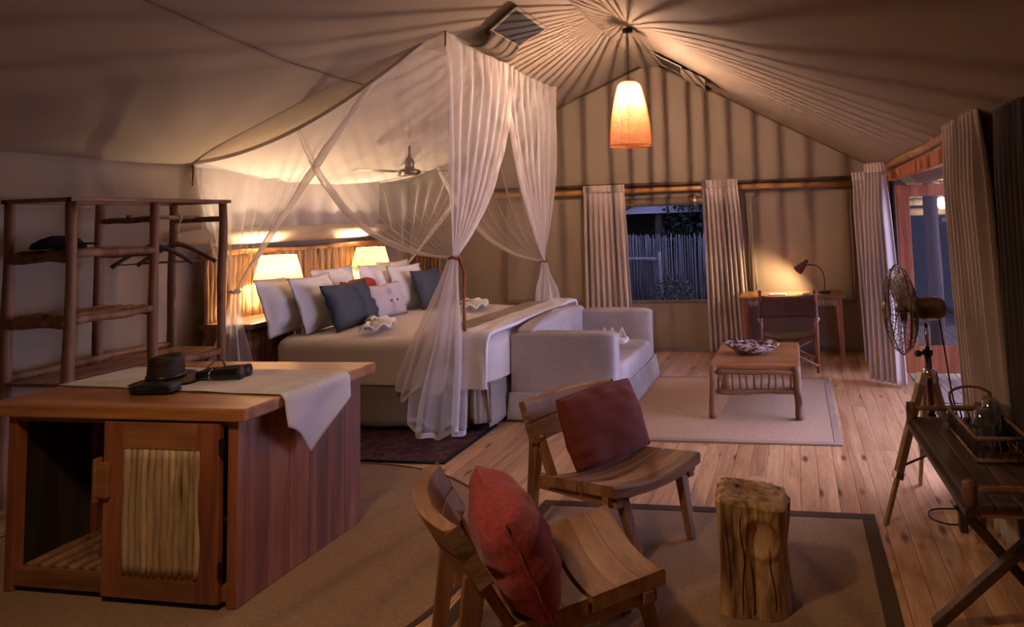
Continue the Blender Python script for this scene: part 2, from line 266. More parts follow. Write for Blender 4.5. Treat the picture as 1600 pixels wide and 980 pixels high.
# ------------------------------------------------------------------ mesh helpers
class MB:
    def __init__(s): s.v = []; s.f = []
    def add(s, verts, faces):
        k = len(s.v); s.v += [Vector(p) for p in verts]; s.f += [tuple(i+k for i in f) for f in faces]; return s
    def box(s, x0, x1, y0, y1, z0, z1, mat=None):
        vs = [Vector(p) for p in ((x0, y0, z0), (x1, y0, z0), (x1, y1, z0), (x0, y1, z0), (x0, y0, z1), (x1, y0, z1), (x1, y1, z1), (x0, y1, z1))]
        if mat is not None: vs = [mat @ p for p in vs]
        return s.add(vs, [(0, 3, 2, 1), (4, 5, 6, 7), (0, 1, 5, 4), (1, 2, 6, 5), (2, 3, 7, 6), (3, 0, 4, 7)])
    def bar(s, a, b, w, h, up=(0, 0, 1), w2=None, h2=None):
        a = Vector(a); b = Vector(b); d = (b-a).normalized(); u = Vector(up)
        sd = d.cross(u)
        if sd.length < 1e-4: sd = d.cross(Vector((1, 0, 0)))
        sd.normalize(); u = sd.cross(d).normalized(); w2 = w2 or w; h2 = h2 or h
        vs = []
        for p, ww, hh in ((a, w, h), (b, w2, h2)):
            for i, j in ((-1, -1), (1, -1), (1, 1), (-1, 1)): vs.append(p+sd*i*ww/2+u*j*hh/2)
        return s.add(vs, [(3, 2, 1, 0), (4, 5, 6, 7), (0, 1, 5, 4), (1, 2, 6, 5), (2, 3, 7, 6), (3, 0, 4, 7)])
    def tube(s, pts, rad, n=8, cap=True, wob=0.0, seed=0, flat=1.0):
        pts = [Vector(p) for p in pts]
        if not hasattr(rad, '__len__'): rad = [rad]*len(pts)
        k = len(s.v); prev = None; m = len(pts)
        for i, p in enumerate(pts):
            d = (pts[min(i+1, m-1)]-pts[max(i-1, 0)]).normalized()
            if prev is None:
                a = Vector((0, 0, 1)) if abs(d.z) < 0.9 else Vector((1, 0, 0))
                u = d.cross(a).normalized()
            else: u = (prev-d*prev.dot(d)).normalized()
            prev = u; vv = d.cross(u)
            for j in range(n):
                a = 2*pi*j/n; r = rad[i]
                if wob: r *= 1+wob*noise.noise(Vector((cos(a)*1.5+seed*3.1, sin(a)*1.5, i*0.35+seed)))
                s.v.append(p+u*cos(a)*r+vv*sin(a)*r*flat)
        for i in range(m-1):
            for j in range(n):
                a = k+i*n+j; b = k+i*n+(j+1) % n
                s.f.append((a, b, b+n, a+n))
        if cap:
            s.f.append(tuple(k+j for j in reversed(range(n)))); s.f.append(tuple(k+(m-1)*n+j for j in range(n)))
        return s
    def pole(s, a, b, r0, r1=None, n=9, seg=8, bend=0.012, seed=None, wob=0.18):
        a = Vector(a); b = Vector(b); r1 = r1 or r0; sd = random.random()*90 if seed is None else seed
        pts = []; rs = []
        for i in range(seg+1):
            t = i/seg; p = a.lerp(b, t); e = min(1, 4*t*(1-t)*2)
            p += Vector((noise.noise(Vector((sd, t*2.3, 0))), noise.noise(Vector((sd, 0, t*2.3))), 0 if abs((b-a).z) > .3*(b-a).length else noise.noise(Vector((0, sd, t*2.3)))))*bend*2*e
            pts.append(p); rs.append((r0+(r1-r0)*t)*(1+0.10*noise.noise(Vector((sd+9, t*5, 3)))))
        return s.tube(pts, rs, n, True, wob, sd)
    def lathe(s, prof, n=24, c=(0, 0, 0), cap=False, flat=1.0):
        k = len(s.v); c = Vector(c)
        for r, z in prof:
            for j in range(n): a = 2*pi*j/n; s.v.append(c+Vector((cos(a)*r, sin(a)*r*flat, z)))
        for i in range(len(prof)-1):
            for j in range(n): a = k+i*n+j; b = k+i*n+(j+1) % n; s.f.append((a, b, b+n, a+n))
        if cap:
            s.f.append(tuple(k+j for j in reversed(range(n)))); s.f.append(tuple(k+(len(prof)-1)*n+j for j in range(n)))
        return s
    def grid(s, fn, nu, nv, closed_u=False):
        k = len(s.v)
        for j in range(nv+1):
            for i in range(nu+(0 if closed_u else 1)): s.v.append(Vector(fn(i/nu, j/nv)))
        c = nu if closed_u else nu+1
        for j in range(nv):
            for i in range(nu):
                a = k+j*c+i; b = k+j*c+((i+1) % c if closed_u else i+1); s.f.append((a, b, b+c, a+c))
        return s
    def mesh(s, name, mat, smooth=False):
        me = bpy.data.meshes.new(name); me.from_pydata([tuple(v) for v in s.v], [], s.f); me.update()
        me.materials.append(MT[mat] if isinstance(mat, str) else mat)
        if smooth: me.polygons.foreach_set('use_smooth', [True]*len(me.polygons))
        return me
    def build(s, name, mat, parent=None, smooth=False, bevel=0, solid=0, sub=0, loc=None, world=False, seg=2, label=None):
        if world and parent is not None:
            mi = wm(parent).inverted(); s.v = [mi @ v for v in s.v]
        me = s.mesh(name, mat, smooth)
        bm = bmesh.new(); bm.from_mesh(me); bmesh.ops.recalc_face_normals(bm, faces=bm.faces)
        bm.to_mesh(me); bm.free()
        o = bpy.data.objects.new(name, me); COL.objects.link(o)
        if parent is not None: o.parent = parent
        if loc is not None: o.location = loc
        if solid:
            md = o.modifiers.new('solid', 'SOLIDIFY'); md.thickness = solid; md.offset = 0
        if sub:
            md = o.modifiers.new('sub', 'SUBSURF'); md.levels = sub; md.render_levels = sub
        if bevel:
            md = o.modifiers.new('bevel', 'BEVEL'); md.width = bevel; md.segments = seg; md.limit_method = 'ANGLE'; md.angle_limit = radians(40)
            md.harden_normals = False
        if label: o['label'] = label
        return o
def wm(o):
    m = o.matrix_basis.copy() if hasattr(o, 'matrix_basis') else Matrix()
    return wm(o.parent) @ m if o.parent else m
def thing(name, label, cat, loc=(0, 0, 0), rz=0, group=None):
    o = bpy.data.objects.new(name, None); COL.objects.link(o); o.location = loc; o.rotation_euler = (0, 0, rz); o.empty_display_size = 0.1
    o['label'] = label; o['category'] = cat
    if group: o['group'] = group
    return o
def tag(o, label, cat, group=None):
    o['label'] = label; o['category'] = cat
    if group: o['group'] = group
    return o
def struct(o): o['kind'] = 'structure'; return o
def copy_tree(o, parent=None):
    c = o.copy(); COL.objects.link(c); c.parent = parent
    for ch in [x for x in bpy.data.objects if x.parent == o and x != c]: copy_tree(ch, c)
    return c
def sm(a, b, t): t = max(0, min(1, (t-a)/(b-a))); return t*t*(3-2*t)

# ------------------------------------------------------------------ setting
XL, XR, XRID, YB, YF = -5.5, 1.10, -1.85, 9.38, -2.2
ZL, ZR, ZRID = 2.42, 2.30, 3.92
def roof(x):
    return ZL+(ZRID-ZL)*(x-XL)/(XRID-XL) if x < XRID else ZRID+(ZR-ZRID)*(x-XRID)/(1.04-XRID)

fl = struct(MB().box(XL-0.1, XR+0.05, YF, YB+0.05, -0.12, -0.022).build('floor', 'subfloor'))
PW = 0.117; npl = int((XR-XL+0.1)/PW)+1
pm = {}
for L in (2.4, 3.0, 3.6, 4.2):
    b = MB().box(-PW/2+0.0012, PW/2-0.0012, 0.001, L-0.001, -0.022, 0.0)
    me = b.mesh('plank', 'floor'); bm = bmesh.new(); bm.from_mesh(me)
    bmesh.ops.bevel(bm, geom=[e for e in bm.edges if all(v.co.z > -0.001 for v in e.verts)], offset=0.0018, segments=1, affect='EDGES')
    bmesh.ops.recalc_face_normals(bm, faces=bm.faces); bm.to_mesh(me); bm.free(); pm[L] = me
for i in range(npl):
    x = XL-0.05+(i+0.5)*PW
    if x > XR: break
    y = YF+random.choice((0, -0.9, -1.8))*0; first = True
    while y < YB:
        L = random.choice((2.4, 3.0, 3.6, 4.2))
        if first: L = random.choice((2.4, 3.0, 3.6, 4.2)); first = False
        if y+L > YB-0.9:
            rest = YB-y
            b = MB().box(-PW/2+0.0012, PW/2-0.0012, 0.001, rest, -0.022, 0.0); me = b.mesh('plank', 'floor'); L = rest+1
        else: me = pm[L]
        o = bpy.data.objects.new('plank', me); COL.objects.link(o); o.parent = fl; o.location = (x, y, 0); y += L

# canvas ceiling: two slopes with sag between the frame bows and small wrinkles
def ceil_pt(x, y):
    z = roof(x)
    ph = (y-0.3)/2.9; sag = 0.045*(sin(pi*ph)**2)
    e = max(0, min(1, (x-XL)/(XRID-XL))) if x < XRID else max(0, min(1, (1.04-x)/(1.04-XRID)))
    z -= sag*sin(pi*e)
    # tension wrinkles running from the eave corner of the bed frame up the slope
    dx, dy = x+5.5, y-5.5
    r = sqrt(dx*dx+dy*dy)+0.05; a = math.atan2(dx, -dy if True else dy)
    z -= 0.012*sm(3.2, 0.2, r)*sm(0.05, 0.5, r)*sin(a*17+1.0)
    return (x, y, z+0.006*noise.noise(Vector((x*1.3, y*1.3, 0))))
cm = MB()
cm.grid(lambda u, v: ceil_pt(XL-0.05+(XRID-XL+0.05)*u, YF+(YB-YF)*v), 60, 120)
cm.grid(lambda u, v: ceil_pt(XRID+(XR+0.35-XRID)*u, YF+(YB-YF)*v), 50, 60)
ce = cm.build('ceiling', 'canvas', smooth=True, solid=0.012); struct(ce)
# ridge sleeve: canvas sheath hanging along the ridge pole
s_ = MB()
def ridge_f(u, v):
    a = 2*pi*u; y = YF+(YB-0.02-YF)*v; wv = 0.16+0.03*sin(y*2.1)
    return (XRID+cos(a)*wv, y, ZRID-0.055+sin(a)*0.035)
s_.grid(ridge_f, 16, 40, True); struct(s_.build('trim_1', 'canvas', smooth=True))
# seam cords over the canvas
t = MB()
pts = [ceil_pt(-3.60-0.25*q, 2.4+3.5*q) for q in [i/14 for i in range(15)]]
t.tube([(p[0], p[1], p[2]-0.012) for p in pts], 0.006, 6); struct(t.build('trim_2', 'canvas_dark', smooth=True))
t = MB(); t.tube([(1.04, YB-0.02, 2.33), (1.04, YF, 2.33)], 0.012, 6); struct(t.build('trim_3', 'canvas_dark', smooth=True))
t = MB()
for a, b in (((XL+0.02, YB-0.03, ZL), (XRID, YB-0.03, ZRID-0.03)), ((XRID, YB-0.03, ZRID-0.03), (1.04, YB-0.03, ZR))): t.tube([a, b], 0.012, 6)
struct(t.build('trim_4', 'canvas_dark'))

# left wall (canvas, slightly billowed)
def wl(u, v):
    y = YF+(YB-YF)*u; z = 2.46*v
    return (XL+0.02*noise.noise(Vector((y*0.8, z*0.9, 4)))*sin(pi*v), y, z)
struct(MB().grid(wl, 80, 20).build('wall_left', 'canvas', smooth=True, solid=0.012))
# back wall with window opening
WX0, WX1, WZ0, WZ1 = -2.42, -1.02, 0.66, 2.02
b = MB(); xs = [XL, -4.6, -3.5, WX0, WX1, 0.0, XR]
def seg_wall(x0, x1, z0, z1f):
    n = 8
    for i in range(n):
        a = x0+(x1-x0)*i/n; c = x0+(x1-x0)*(i+1)/n
        b.add([(a, YB, z0), (c, YB, z0), (c, YB, z1f(c)), (a, YB, z1f(a))], [(0, 1, 2, 3)])
rf = lambda x: roof(x)+0.02
seg_wall(XL, WX0, 0, rf); seg_wall(WX1, XR+0.3, 0, rf); seg_wall(WX0, WX1, WZ1, rf); seg_wall(WX0, WX1, 0, lambda x: WZ0)
# split at the ridge so the gable meets both slopes
b.add([(XRID-0.2, YB, rf(XRID-0.2)), (XRID+0.2, YB, rf(XRID+0.2)), (XRID, YB, rf(XRID))], [(0, 1, 2)])
struct(b.build('wall_back', 'canvas', solid=0.012))
# right wall with the doorway
DY0, DY1, DZ = 4.95, 8.36, 2.16
b = MB()
for y0, y1, z0, z1 in ((YF, DY0, 0, 2.34), (DY0, DY1, DZ, 2.34), (DY1, YB, 0, 2.34)):
    b.add([(1.08, y0, z0), (1.08, y1, z0), (1.08, y1, z1), (1.08, y0, z1)], [(0, 1, 2, 3)])
struct(b.build('wall_right', 'canvas', solid=0.02))
struct(MB().grid(lambda u, v: (XL+(XR-XL)*u, YF, (roof(XL+(XR-XL)*u)+.01)*v), 20, 2).build('wall_front', 'canvas', solid=0.012))
# skirting hem of the canvas wall
struct(MB().box(XL, 1.0, YB-0.03, YB-0.006, 0.0, 0.055).build('baseboard_back', 'valance', bevel=0.008))
struct(MB().box(XL+0.006, XL+0.03, YF, YB-0.04, 0.0, 0.055).build('baseboard_left', 'valance', bevel=0.008))

# window: mesh pane, frame tape, rolled flap held by two straps
wn = MB()
for x0, x1, z0, z1 in ((WX0-0.03, WX1+0.03, WZ0-0.035, WZ0+0.005), (WX0-0.03, WX1+0.03, WZ1-0.005, WZ1+0.03), (WX0-0.03, WX0+0.005, WZ0, WZ1), (WX1-0.005, WX1+0.03, WZ0, WZ1)):
    wn.box(x0, x1, YB-0.014, YB+0.008, z0, z1)
wo = struct(wn.build('window_1', 'canvas_dark', bevel=0.003))
fr = MB()
fr.grid(lambda u, v: (WX0+0.02+(WX1-WX0-0.04)*v, YB-0.07+0.045*cos(2*pi*u), 1.975+0.05*sin(2*pi*u)), 14, 12, True)
fr.build('rolled_flap', 'canvas_dark', wo, smooth=True)
for x in (-2.15, -1.30):
    MB().grid(lambda u, v: (x-0.014+0.028*v, YB-0.07+0.052*cos(2*pi*u), 1.975+0.065*sin(2*pi*u)), 14, 1, True).build('strap', 'goldpole', wo, solid=0.004, label='tan leather strap')
# closed window flaps on the back and left walls
def flap(x0, x1, z0, z1, name):
    o = struct(MB().grid(lambda u, v: (x0+(x1-x0)*u, YB-0.03-0.012*sin(pi*u)*sin(pi*v)-0.012*noise.noise(Vector((u*2, v*5, x0))), z0+(z1-z0)*v), 24, 24).build(name, 'canvas', smooth=True, solid=0.008))
    h = MB()
    for p, q in (((x0, z0), (x1, z0)), ((x0, z0), (x0, z1)), ((x1, z0), (x1, z1))): h.tube([(p[0], YB-0.035, p[1]), (q[0], YB-0.035, q[1])], 0.011, 6)
    h.build('hem', 'canvas', o, smooth=True); return o
flap(-4.02, -2.80, 0.66, 2.06, 'trim_5'); flap(-0.62, 0.70, 0.62, 2.05, 'trim_6')
# flap tie tape dangling beside the desk
MB().tube([(-0.56, YB-0.07, 2.0), (-0.55, YB-0.08, 1.3), (-0.53, YB-0.10, 0.80)], [0.006, 0.010, 0.02], 6).build('tie_tape', 'canvas', bpy.data.objects['trim_6'], smooth=True)

# doorway: jamb, golden header poles; the leaf stands open outwards
dr = struct(MB().box(1.02, 1.12, DY1, DY1+0.07, 0, DZ).box(1.02, 1.12, DY0-0.07, DY0, 0, DZ).build('door_1', 'darkwood', bevel=0.006))
MB().box(1.045, 1.12, 4.7, DY1+0.07, DZ-0.06, DZ+0.05).build('lintel', 'redwood', dr, bevel=0.006, label='red-brown lintel beam')
MB().pole((1.05, DY1+0.1, DZ+0.10), (1.05, 4.2, DZ+0.13), 0.036, 0.038, n=10, seg=14).build('header_pole', 'goldpole', dr, smooth=True, label='golden header pole')
LX0, LX1, LY = 1.09, 2.05, 8.02
leaf = struct(MB().box(LX0, LX0+0.13, LY, LY+0.05, 0.03, 2.04).box(LX1-0.13, LX1, LY, LY+0.05, 0.03, 2.04).box(LX0+0.13, LX1-0.13, LY, LY+0.05, 1.91, 2.04).box(LX0+0.13, LX1-0.13, LY, LY+0.05, 0.03, 0.32).build('door_2', 'redwood', bevel=0.006))
MB().box(LX0+0.13, LX1-0.13, LY+0.02, LY+0.028, 0.32, 1.91).build('pane', 'pane', leaf)
MB().tube([(LX1-0.06, LY-0.03, 0.98), (LX1-0.06, LY-0.03, 1.1)], 0.012, 8).build('door_handle', 'bronze', leaf)
# veranda outside the door
dk = struct(MB().box(1.13, 4.2, 2.5, 11.5, -0.16, -0.05).build('trim_7', 'subfloor'))
b0 = MB().box(-0.055, 0.055, 0, 4.4, -0.03, 0.0).mesh('deck_board', 'deck')
for i in range(26):
    for y in (2.6, 7.05):
        o = bpy.data.objects.new('deck_board', b0); COL.objects.link(o); o.parent = dk; o.location = (1.2+i*0.117, y, -0.02)
vp = thing('veranda_post', 'thick round veranda post rising behind the open glazed door leaf', 'post', (1.62, 9.1, -0.02))
MB().pole((0, 0, 0), (0, 0, 2.9), 0.09, 0.08, n=12, seg=12).build('trunk', 'pole', vp, smooth=True)
rl = thing('veranda_railing', 'horizontal pale pole railing of the veranda seen above the open door leaf', 'railing', (1.2, 11.0, -0.02))
for k in range(9): MB().pole((0, 0, 1.75+k*0.125), (3.2, 0, 1.75+k*0.125), 0.06, 0.06, n=8, seg=6).build('rail', 'lathpole', rl, smooth=True)
for x in (0.1, 3.1): MB().pole((x, 0.1, 0), (x, 0.1, 2.9), 0.06, n=8).build('post', 'pole', rl, smooth=True)
vr = struct(MB().grid(lambda u, v: (1.15+2.6*u, 7.4+4.5*v, 2.62+0.12*u-0.05*sin(pi*v)), 8, 8).build('trim_8', 'canvas', smooth=True, solid=0.02))
vl = thing('veranda_lamp', 'small round veranda lantern glowing outside the door glass', 'lantern', (2.05, 10.6, 1.75))
MB().lathe([(0.001, 0.0), (0.05, 0.02), (0.075, 0.09), (0.05, 0.16), (0.001, 0.18)], 14).build('globe', 'bulb', vl, smooth=True)
MB().tube([(0, 0, 0.18), (0, 0, 0.9)], 0.006, 6).build('cord', 'black', vl)
lamp('veranda_light', (2.05, 10.6, 1.6), 14, (1.0, 0.72, 0.42), 0.08)

# ------------------------------------------------------------------ outside the window
struct(MB().box(-30, 30, YB+0.3, 45, -0.25, -0.1).build('trim_9', 'earth'))
fe = thing('reed_fence', 'weathered grey reed fence standing outside the window', 'fence', (-2.3, 12.6, -0.1))
rb = MB()
for i in range(205):
    x = -3.6+i*0.0245+random.uniform(-.006, .006); top = (1.52 if x > -0.6 else 1.58)+random.uniform(-0.05, 0.05); y = random.uniform(-0.02, 0.02)
    rb.tube([(x, y, 0), (x+random.uniform(-.03, .03), y+random.uniform(-.01, .01), top)], [0.013, 0.009], 5)
o = rb.build('reeds', 'reed', fe, smooth=True); o['kind'] = 'stuff'
for x, h in ((-0.12, 1.25), (1.05, 1.5), (-2.4, 1.5)): MB().pole((x, -0.09, 0), (x-0.02, -0.09, h), 0.045, 0.04).build('post', 'reed', fe, smooth=True)
MB().pole((-2.4, -0.09, 1.16), (-0.12, -0.09, 1.12), 0.035).build('rail', 'reed', fe, smooth=True)
hut = thing('garden_hut', 'dark hut with a pale rounded roof behind the reed fence', 'hut', (-3.0, 17.5, -0.1))
MB().box(-2.6, 2.6, -1.5, 2.0, 0, 2.1).build('wall', 'hutwall', hut)
MB().lathe([(3.6, 1.95), (3.5, 2.0), (3.1, 2.5), (2.4, 3.1), (1.5, 3.6), (0.6, 3.9), (0.01, 3.95)], 28, flat=0.8).build('roof', 'thatch', hut, smooth=True)
for x in (-1.2, 0.1, 1.3): MB().pole((x, -1.75, 0), (x, -1.75, 2.3), 0.07).build('post', 'bark', hut)
def leaves(mb, c, r, n, s=0.085, fl=0.8):
    for _ in range(n):
        d = Vector((random.gauss(0, 1), random.gauss(0, 1), random.gauss(0, 1)*fl)); d = d.normalized()*r*random.random()**0.4
        p = Vector(c)+d; q = Quaternion((random.random()-.5, random.random()-.5, random.random()-.5, random.random()-.5)).normalized()
        a = q @ Vector((s, 0, 0)); b_ = q @ Vector((0, s*0.45, 0))
        mb.add([p-a, p-b_, p+a, p+b_], [(0, 1, 2, 3)])
def tree(name, label, loc, h, r0, crowns, seed, branches=7, group=None):
    random.seed(seed); t = thing(name, label, 'tree', loc, group=group)
    m = MB().pole((0, 0, 0), (0.15, 0, h), r0, r0*0.5, n=10, seg=10, bend=0.12); m.build('trunk', 'bark', t, smooth=True)
    for k in range(branches):
        z = h*(0.45+0.07*k); a = random.uniform(0, 2*pi); L = random.uniform(0.9, 2.0)
        MB().tube([(0.08, 0, z), (cos(a)*L*.5, sin(a)*L*.3, z+L*.25), (cos(a)*L, sin(a)*L*.6, z+L*.3+random.uniform(-.2, .3))], [r0*.4, r0*.28, r0*.1], 6).build('branch', 'bark', t, smooth=True)
    l = MB()
    for c, r, n in crowns: leaves(l, c, r, n)
    o = l.build('foliage', 'leaf', t); o['kind'] = 'stuff'; return t
tree('garden_tree', 'thin dark tree standing between the reed fence and the hut', (-2.9, 15.0, -0.1), 4.2, 0.11, [((-1.2, 0, 2.9), 0.8, 700), ((1.3, 0.2, 2.4), 0.75, 700), ((0.2, 0, 4.0), 1.0, 600)], 3)
tree('leafy_tree', 'dense dark leafy tree at the right behind the reed fence', (-1.9, 15.2, -0.1), 3.6, 0.12, [((0, 0, 2.4), 1.1, 1800), ((-.6, 0, 1.5), .6, 600), ((.6, 0, 3.4), 1.2, 900)], 5)
tree('bushy_tree', 'dark bushy tree at the left edge of the window view', (-4.15, 14.8, -0.1), 3.4, 0.1, [((0.3, 0, 2.8), 0.9, 1400), ((-.4, 0, 1.8), 0.7, 700)], 6)
for k, (x, y) in enumerate(((2.5, 13.6), (3.9, 14.6), (3.1, 16.6))):
    tree('veranda_tree', ('dark tree beyond the veranda railing, nearest the tent', 'dark tree beyond the veranda, outermost one', 'dark tree beyond the veranda, farthest back')[k], (x, y, -0.1), 4.2, 0.13, [((0, 0, 2.0), 1.2, 3600), ((0.2, 0, 3.4), 1.2, 2400), ((0, 0, 0.8), 0.9, 2000)], 20+k, group=None)
random.seed(11)
bush = thing('garden_bush', 'low green bush growing in front of the reed fence', 'bush', (-2.15, 12.1, -0.1))
l = MB(); leaves(l, (0, 0, 0.45), 0.42, 900, 0.035); o = l.build('foliage', 'leaf', bush); o['kind'] = 'stuff'
for k in range(5): MB().tube([(0, 0, 0), (random.uniform(-.2, .2), random.uniform(-.1, .1), 0.6)], [0.012, 0.005], 5).build('stem', 'bark', bush)

# ------------------------------------------------------------------ lamps
random.seed(21)
PX, PY = -1.62, 7.0
pz = ceil_pt(PX, PY)[2]-0.03
pl = thing('pendant_lamp', 'woven raffia pendant lamp glowing under the tent ridge', 'lamp', (PX, PY, 2.52))
H = 0.66
prof = lambda t: 0.215-0.02*t-0.085*t**2.2 if t < 0.93 else (0.215-0.02*t-0.085*t**2.2)*(1-0.25*((t-0.93)/0.07)**2)
m = MB()
for k in range(74):
    t_ = k/73; r = prof(t_)
    pts = [(cos(a)*(r+0.002*sin(a*30+k*pi)), sin(a)*(r+0.002*sin(a*30+k*pi)), t_*H+0.006*noise.noise(Vector((cos(a)*4+k*.3, sin(a)*4, k*2.3)))) for a in [2*pi*i/60 for i in range(61)]]
    m.tube(pts, 0.0019, 3, False)
for k in range(56):
    a = 2*pi*(k+0.25*random.random())/56
    m.tube([(cos(a)*prof(q/12), sin(a)*prof(q/12), q/12*H) for q in range(13)], 0.0025, 4, False)
m.build('weave', 'weave', pl, smooth=True)
for z_, r_ in ((0.0, 0.006), (H, 0.006)):
    MB().tube([(cos(2*pi*i/40)*prof(z_/H), sin(2*pi*i/40)*prof(z_/H), z_) for i in range(41)], r_, 6, False).build('rim', 'weave', pl, smooth=True)
m = MB()
for k in range(28):
    a = 2*pi*k/28; m.tube([(cos(a)*0.025, sin(a)*0.025, H-0.01), (cos(a)*prof(1), sin(a)*prof(1), H)], 0.0030, 5)
m.lathe([(0.012, H-0.03), (0.03, H-0.03), (0.03, H), (0.012, H)], 12); m.build('spokes', 'weave', pl, smooth=True)
m = MB()
for k in range(14):
    r = 0.015+k*0.0145; m.tube([(cos(2*pi*i/40)*r, sin(2*pi*i/40)*r, 0.004) for i in range(41)], 0.0040, 4, False)
m.build('base_disc', 'weave', pl, smooth=True)
MB().tube([(0, 0, 0.45), (0, 0, 0.59)], 0.0022, 8).build('filament', 'filament', pl, label='glowing tall filament')
MB().lathe([(0.001, 0.59), (0.008, 0.59), (0.008, 0.64), (0.001, 0.64)], 12).build('socket', 'black', pl, smooth=True)
MB().tube([(0, 0, 0.6), (0, 0, pz-2.52)], 0.005, 6).build('cord', 'black', pl)
MB().lathe([(0.001, 0.0), (0.055, 0.0), (0.055, 0.035), (0.02, 0.05), (0.001, 0.05)], 16, (0, 0, pz-2.52-0.05)).build('ceiling_rose', 'black', pl, smooth=True)

def bed_lamp(y, label):
    t = thing('bedside_lamp', label, 'lamp', (-5.06, y, 0.955), group='bedside lamps')
    MB().lathe([(0.001, 0), (0.085, 0), (0.085, 0.02), (0.03, 0.035), (0.001, 0.035)], 20).build('base', 'cream', t, smooth=True)
    z = 0.035
    for k, (r, mt) in enumerate(((0.05, 'cream'), (0.062, 'redlac'), (0.045, 'black'), (0.062, 'redlac'), (0.05, 'cream'), (0.058, 'redlac'), (0.03, 'cream'))):
        MB().lathe([(0.012, z), (r*.75, z+0.006), (r, z+0.02), (r*.75, z+0.034), (0.012, z+0.04)], 18).build('bead', mt, t, smooth=True); z += 0.04
    MB().tube([(0, 0, z), (0, 0, z+0.17)], 0.006, 6).build('stem', 'chrome', t)
    MB().lathe([(0.225, 0.335), (0.16, 0.58)], 32).build('lamp_shade', 'shade', t, smooth=True, solid=0.003)
    MB().lathe([(0.001, 0.40), (0.02, 0.405), (0.03, 0.44), (0.012, 0.485), (0.001, 0.485)], 12).build('bulb', 'bulb', t, smooth=True)
    lamp('bedside_light', (-5.06, y, 0.955+0.47), 50, (1.0, 0.74, 0.50), 0.035)
bed_lamp(6.2, 'lit bedside lamp with red and black beads at the near end of the console')
bed_lamp(7.75, 'lit bedside lamp with red and black beads at the far end of the console')

# ------------------------------------------------------------------ headboard console
hb = thing('headboard_console', 'long wooden headboard console faced with split poles behind the bed', 'headboard', (-5.45, 5.6, 0))
LEN = 2.75
MB().box(0.05, 0.60, 0, LEN, 0.90, 0.95).build('top', 'teak_y', hb, bevel=0.006)
MB().box(0.08, 0.50, 0.03, LEN-0.03, 0.0, 0.90).build('body', 'inner', hb)
y = 0.03
while y < LEN-0.03:
    r = random.uniform(0.022, 0.034); y += r
    MB().pole((0.53, y, 0.02), (0.53, y, 0.90), r, n=7, seg=5).build('pole', 'pole', hb, smooth=True); y += r*0.95
x = 0.1
while x < 0.5:
    r = random.uniform(0.022, 0.034); x += r
    MB().pole((x, 0.0, 0.02), (x, 0.0, 0.90), r, n=7, seg=5).build('pole', 'pole', hb, smooth=True); x += r*0.95
y = 0.0
while y < LEN+0.1:
    r = random.uniform(0.020, 0.032); y += r
    MB().pole((0.11, y, 0.95), (0.11, y, 1.56), r, n=7, seg=6).build('back_pole', 'headpole', hb, smooth=True); y += r*0.97
MB().pole((0.11, -0.05, 1.575), (0.11, LEN+0.15, 1.575), 0.030, n=10, seg=10).build('rail', 'goldpole', hb, smooth=True)
# rolled window flap above the headboard
rw = MB().grid(lambda u, v: (-5.36+0.10*cos(2*pi*u)*(1-0.6*abs(2*v-1)**8), 5.3+3.35*v, 1.745+(0.085*sin(2*pi*u)+0.006*noise.noise(Vector((u*4, v*12, 0))))*(1-0.5*abs(2*v-1)**8)), 18, 50, True)
struct(rw.build('trim_10', 'canvas', smooth=True))
sc = thing('pole_screen', 'narrow upright pole screen at the back wall beyond the pillows', 'screen', (-5.40, 9.18, 0))
for k in range(9): MB().pole((0.03+k*0.056, 0, 0), (0.03+k*0.056, 0, 1.36+0.02*sin(k*2)), 0.026, n=7, seg=6).build('pole', 'pole', sc, smooth=True)
for z in (0.3, 1.15): MB().pole((0, 0.045, z), (0.52, 0.045, z), 0.02, n=7, seg=4).build('rail', 'pole', sc, smooth=True)

# ------------------------------------------------------------------ bed
bed = thing('double_bed', 'large double bed in cream linen with a grey skirt under the mosquito net', 'bed', (-3.68, 6.9, 0))
BX0, BX1, BY0, BY1 = -1.13, 1.07, -1.22, 1.25   # local
def rbox(hx, hy, z0, z1, r, cx=0, cy=0, nz=0.012, seed=0, n=14, sagbot=0.0):
    # cushion-like rounded block
    mb = MB()
    def f(u, v):
        a = 2*pi*u; 
        t = v
        # rounded-rectangle outline
        c, s = cos(a), sin(a); p = 8.0
        k = (abs(c)**p+abs(s)**p)**(-1/p)
        if t < 0.12: zz = z0; q = t/0.12; e = q*(1-r*0.25/min(hx, hy))
        elif t < 0.3: q = (t-0.12)/0.18; e = 1-r*0.25/min(hx, hy)*(1-sin(q*pi/2)); zz = z0+r*0.25*(1-cos(q*pi/2))
        elif t < 0.6: q = (t-0.3)/0.3; e = 1; zz = z0+r*0.25+(z1-r-z0-r*.25)*q
        elif t < 0.85: q = (t-0.6)/0.25; e = 1-r/min(hx, hy)*(1-cos(q*pi/2)); zz = z1-r+r*sin(q*pi/2)
        else: q = (t-0.85)/0.15; e = (1-r/min(hx, hy))*(1-q); zz = z1+0.012*sin(q*pi/2)
        x = cx+c*k*hx*(e if hx <= hy else 1-(1-e)*min(hx, hy)/hx if e > .01+(1-r/min(hx, hy))-1e-6 else e*1.0)
        y = cy+s*k*hy*(e if hy <= hx else e)
        x = cx+c*k*hx*e; y = cy+s*k*hy*e
        d = nz*noise.noise(Vector((x*3+seed, y*3, zz*3)))
        return (x+c*d, y+s*d, zz+d*(1 if t > .5 else 0))
    mb.grid(f, 96, 40, True); return mb
rbox((BX1-BX0)/2, (BY1-BY0)/2, 0.40, 0.80, 0.10, (BX0+BX1)/2, (BY0+BY1)/2, 0.014).build('duvet', 'sheet', bed, smooth=True)
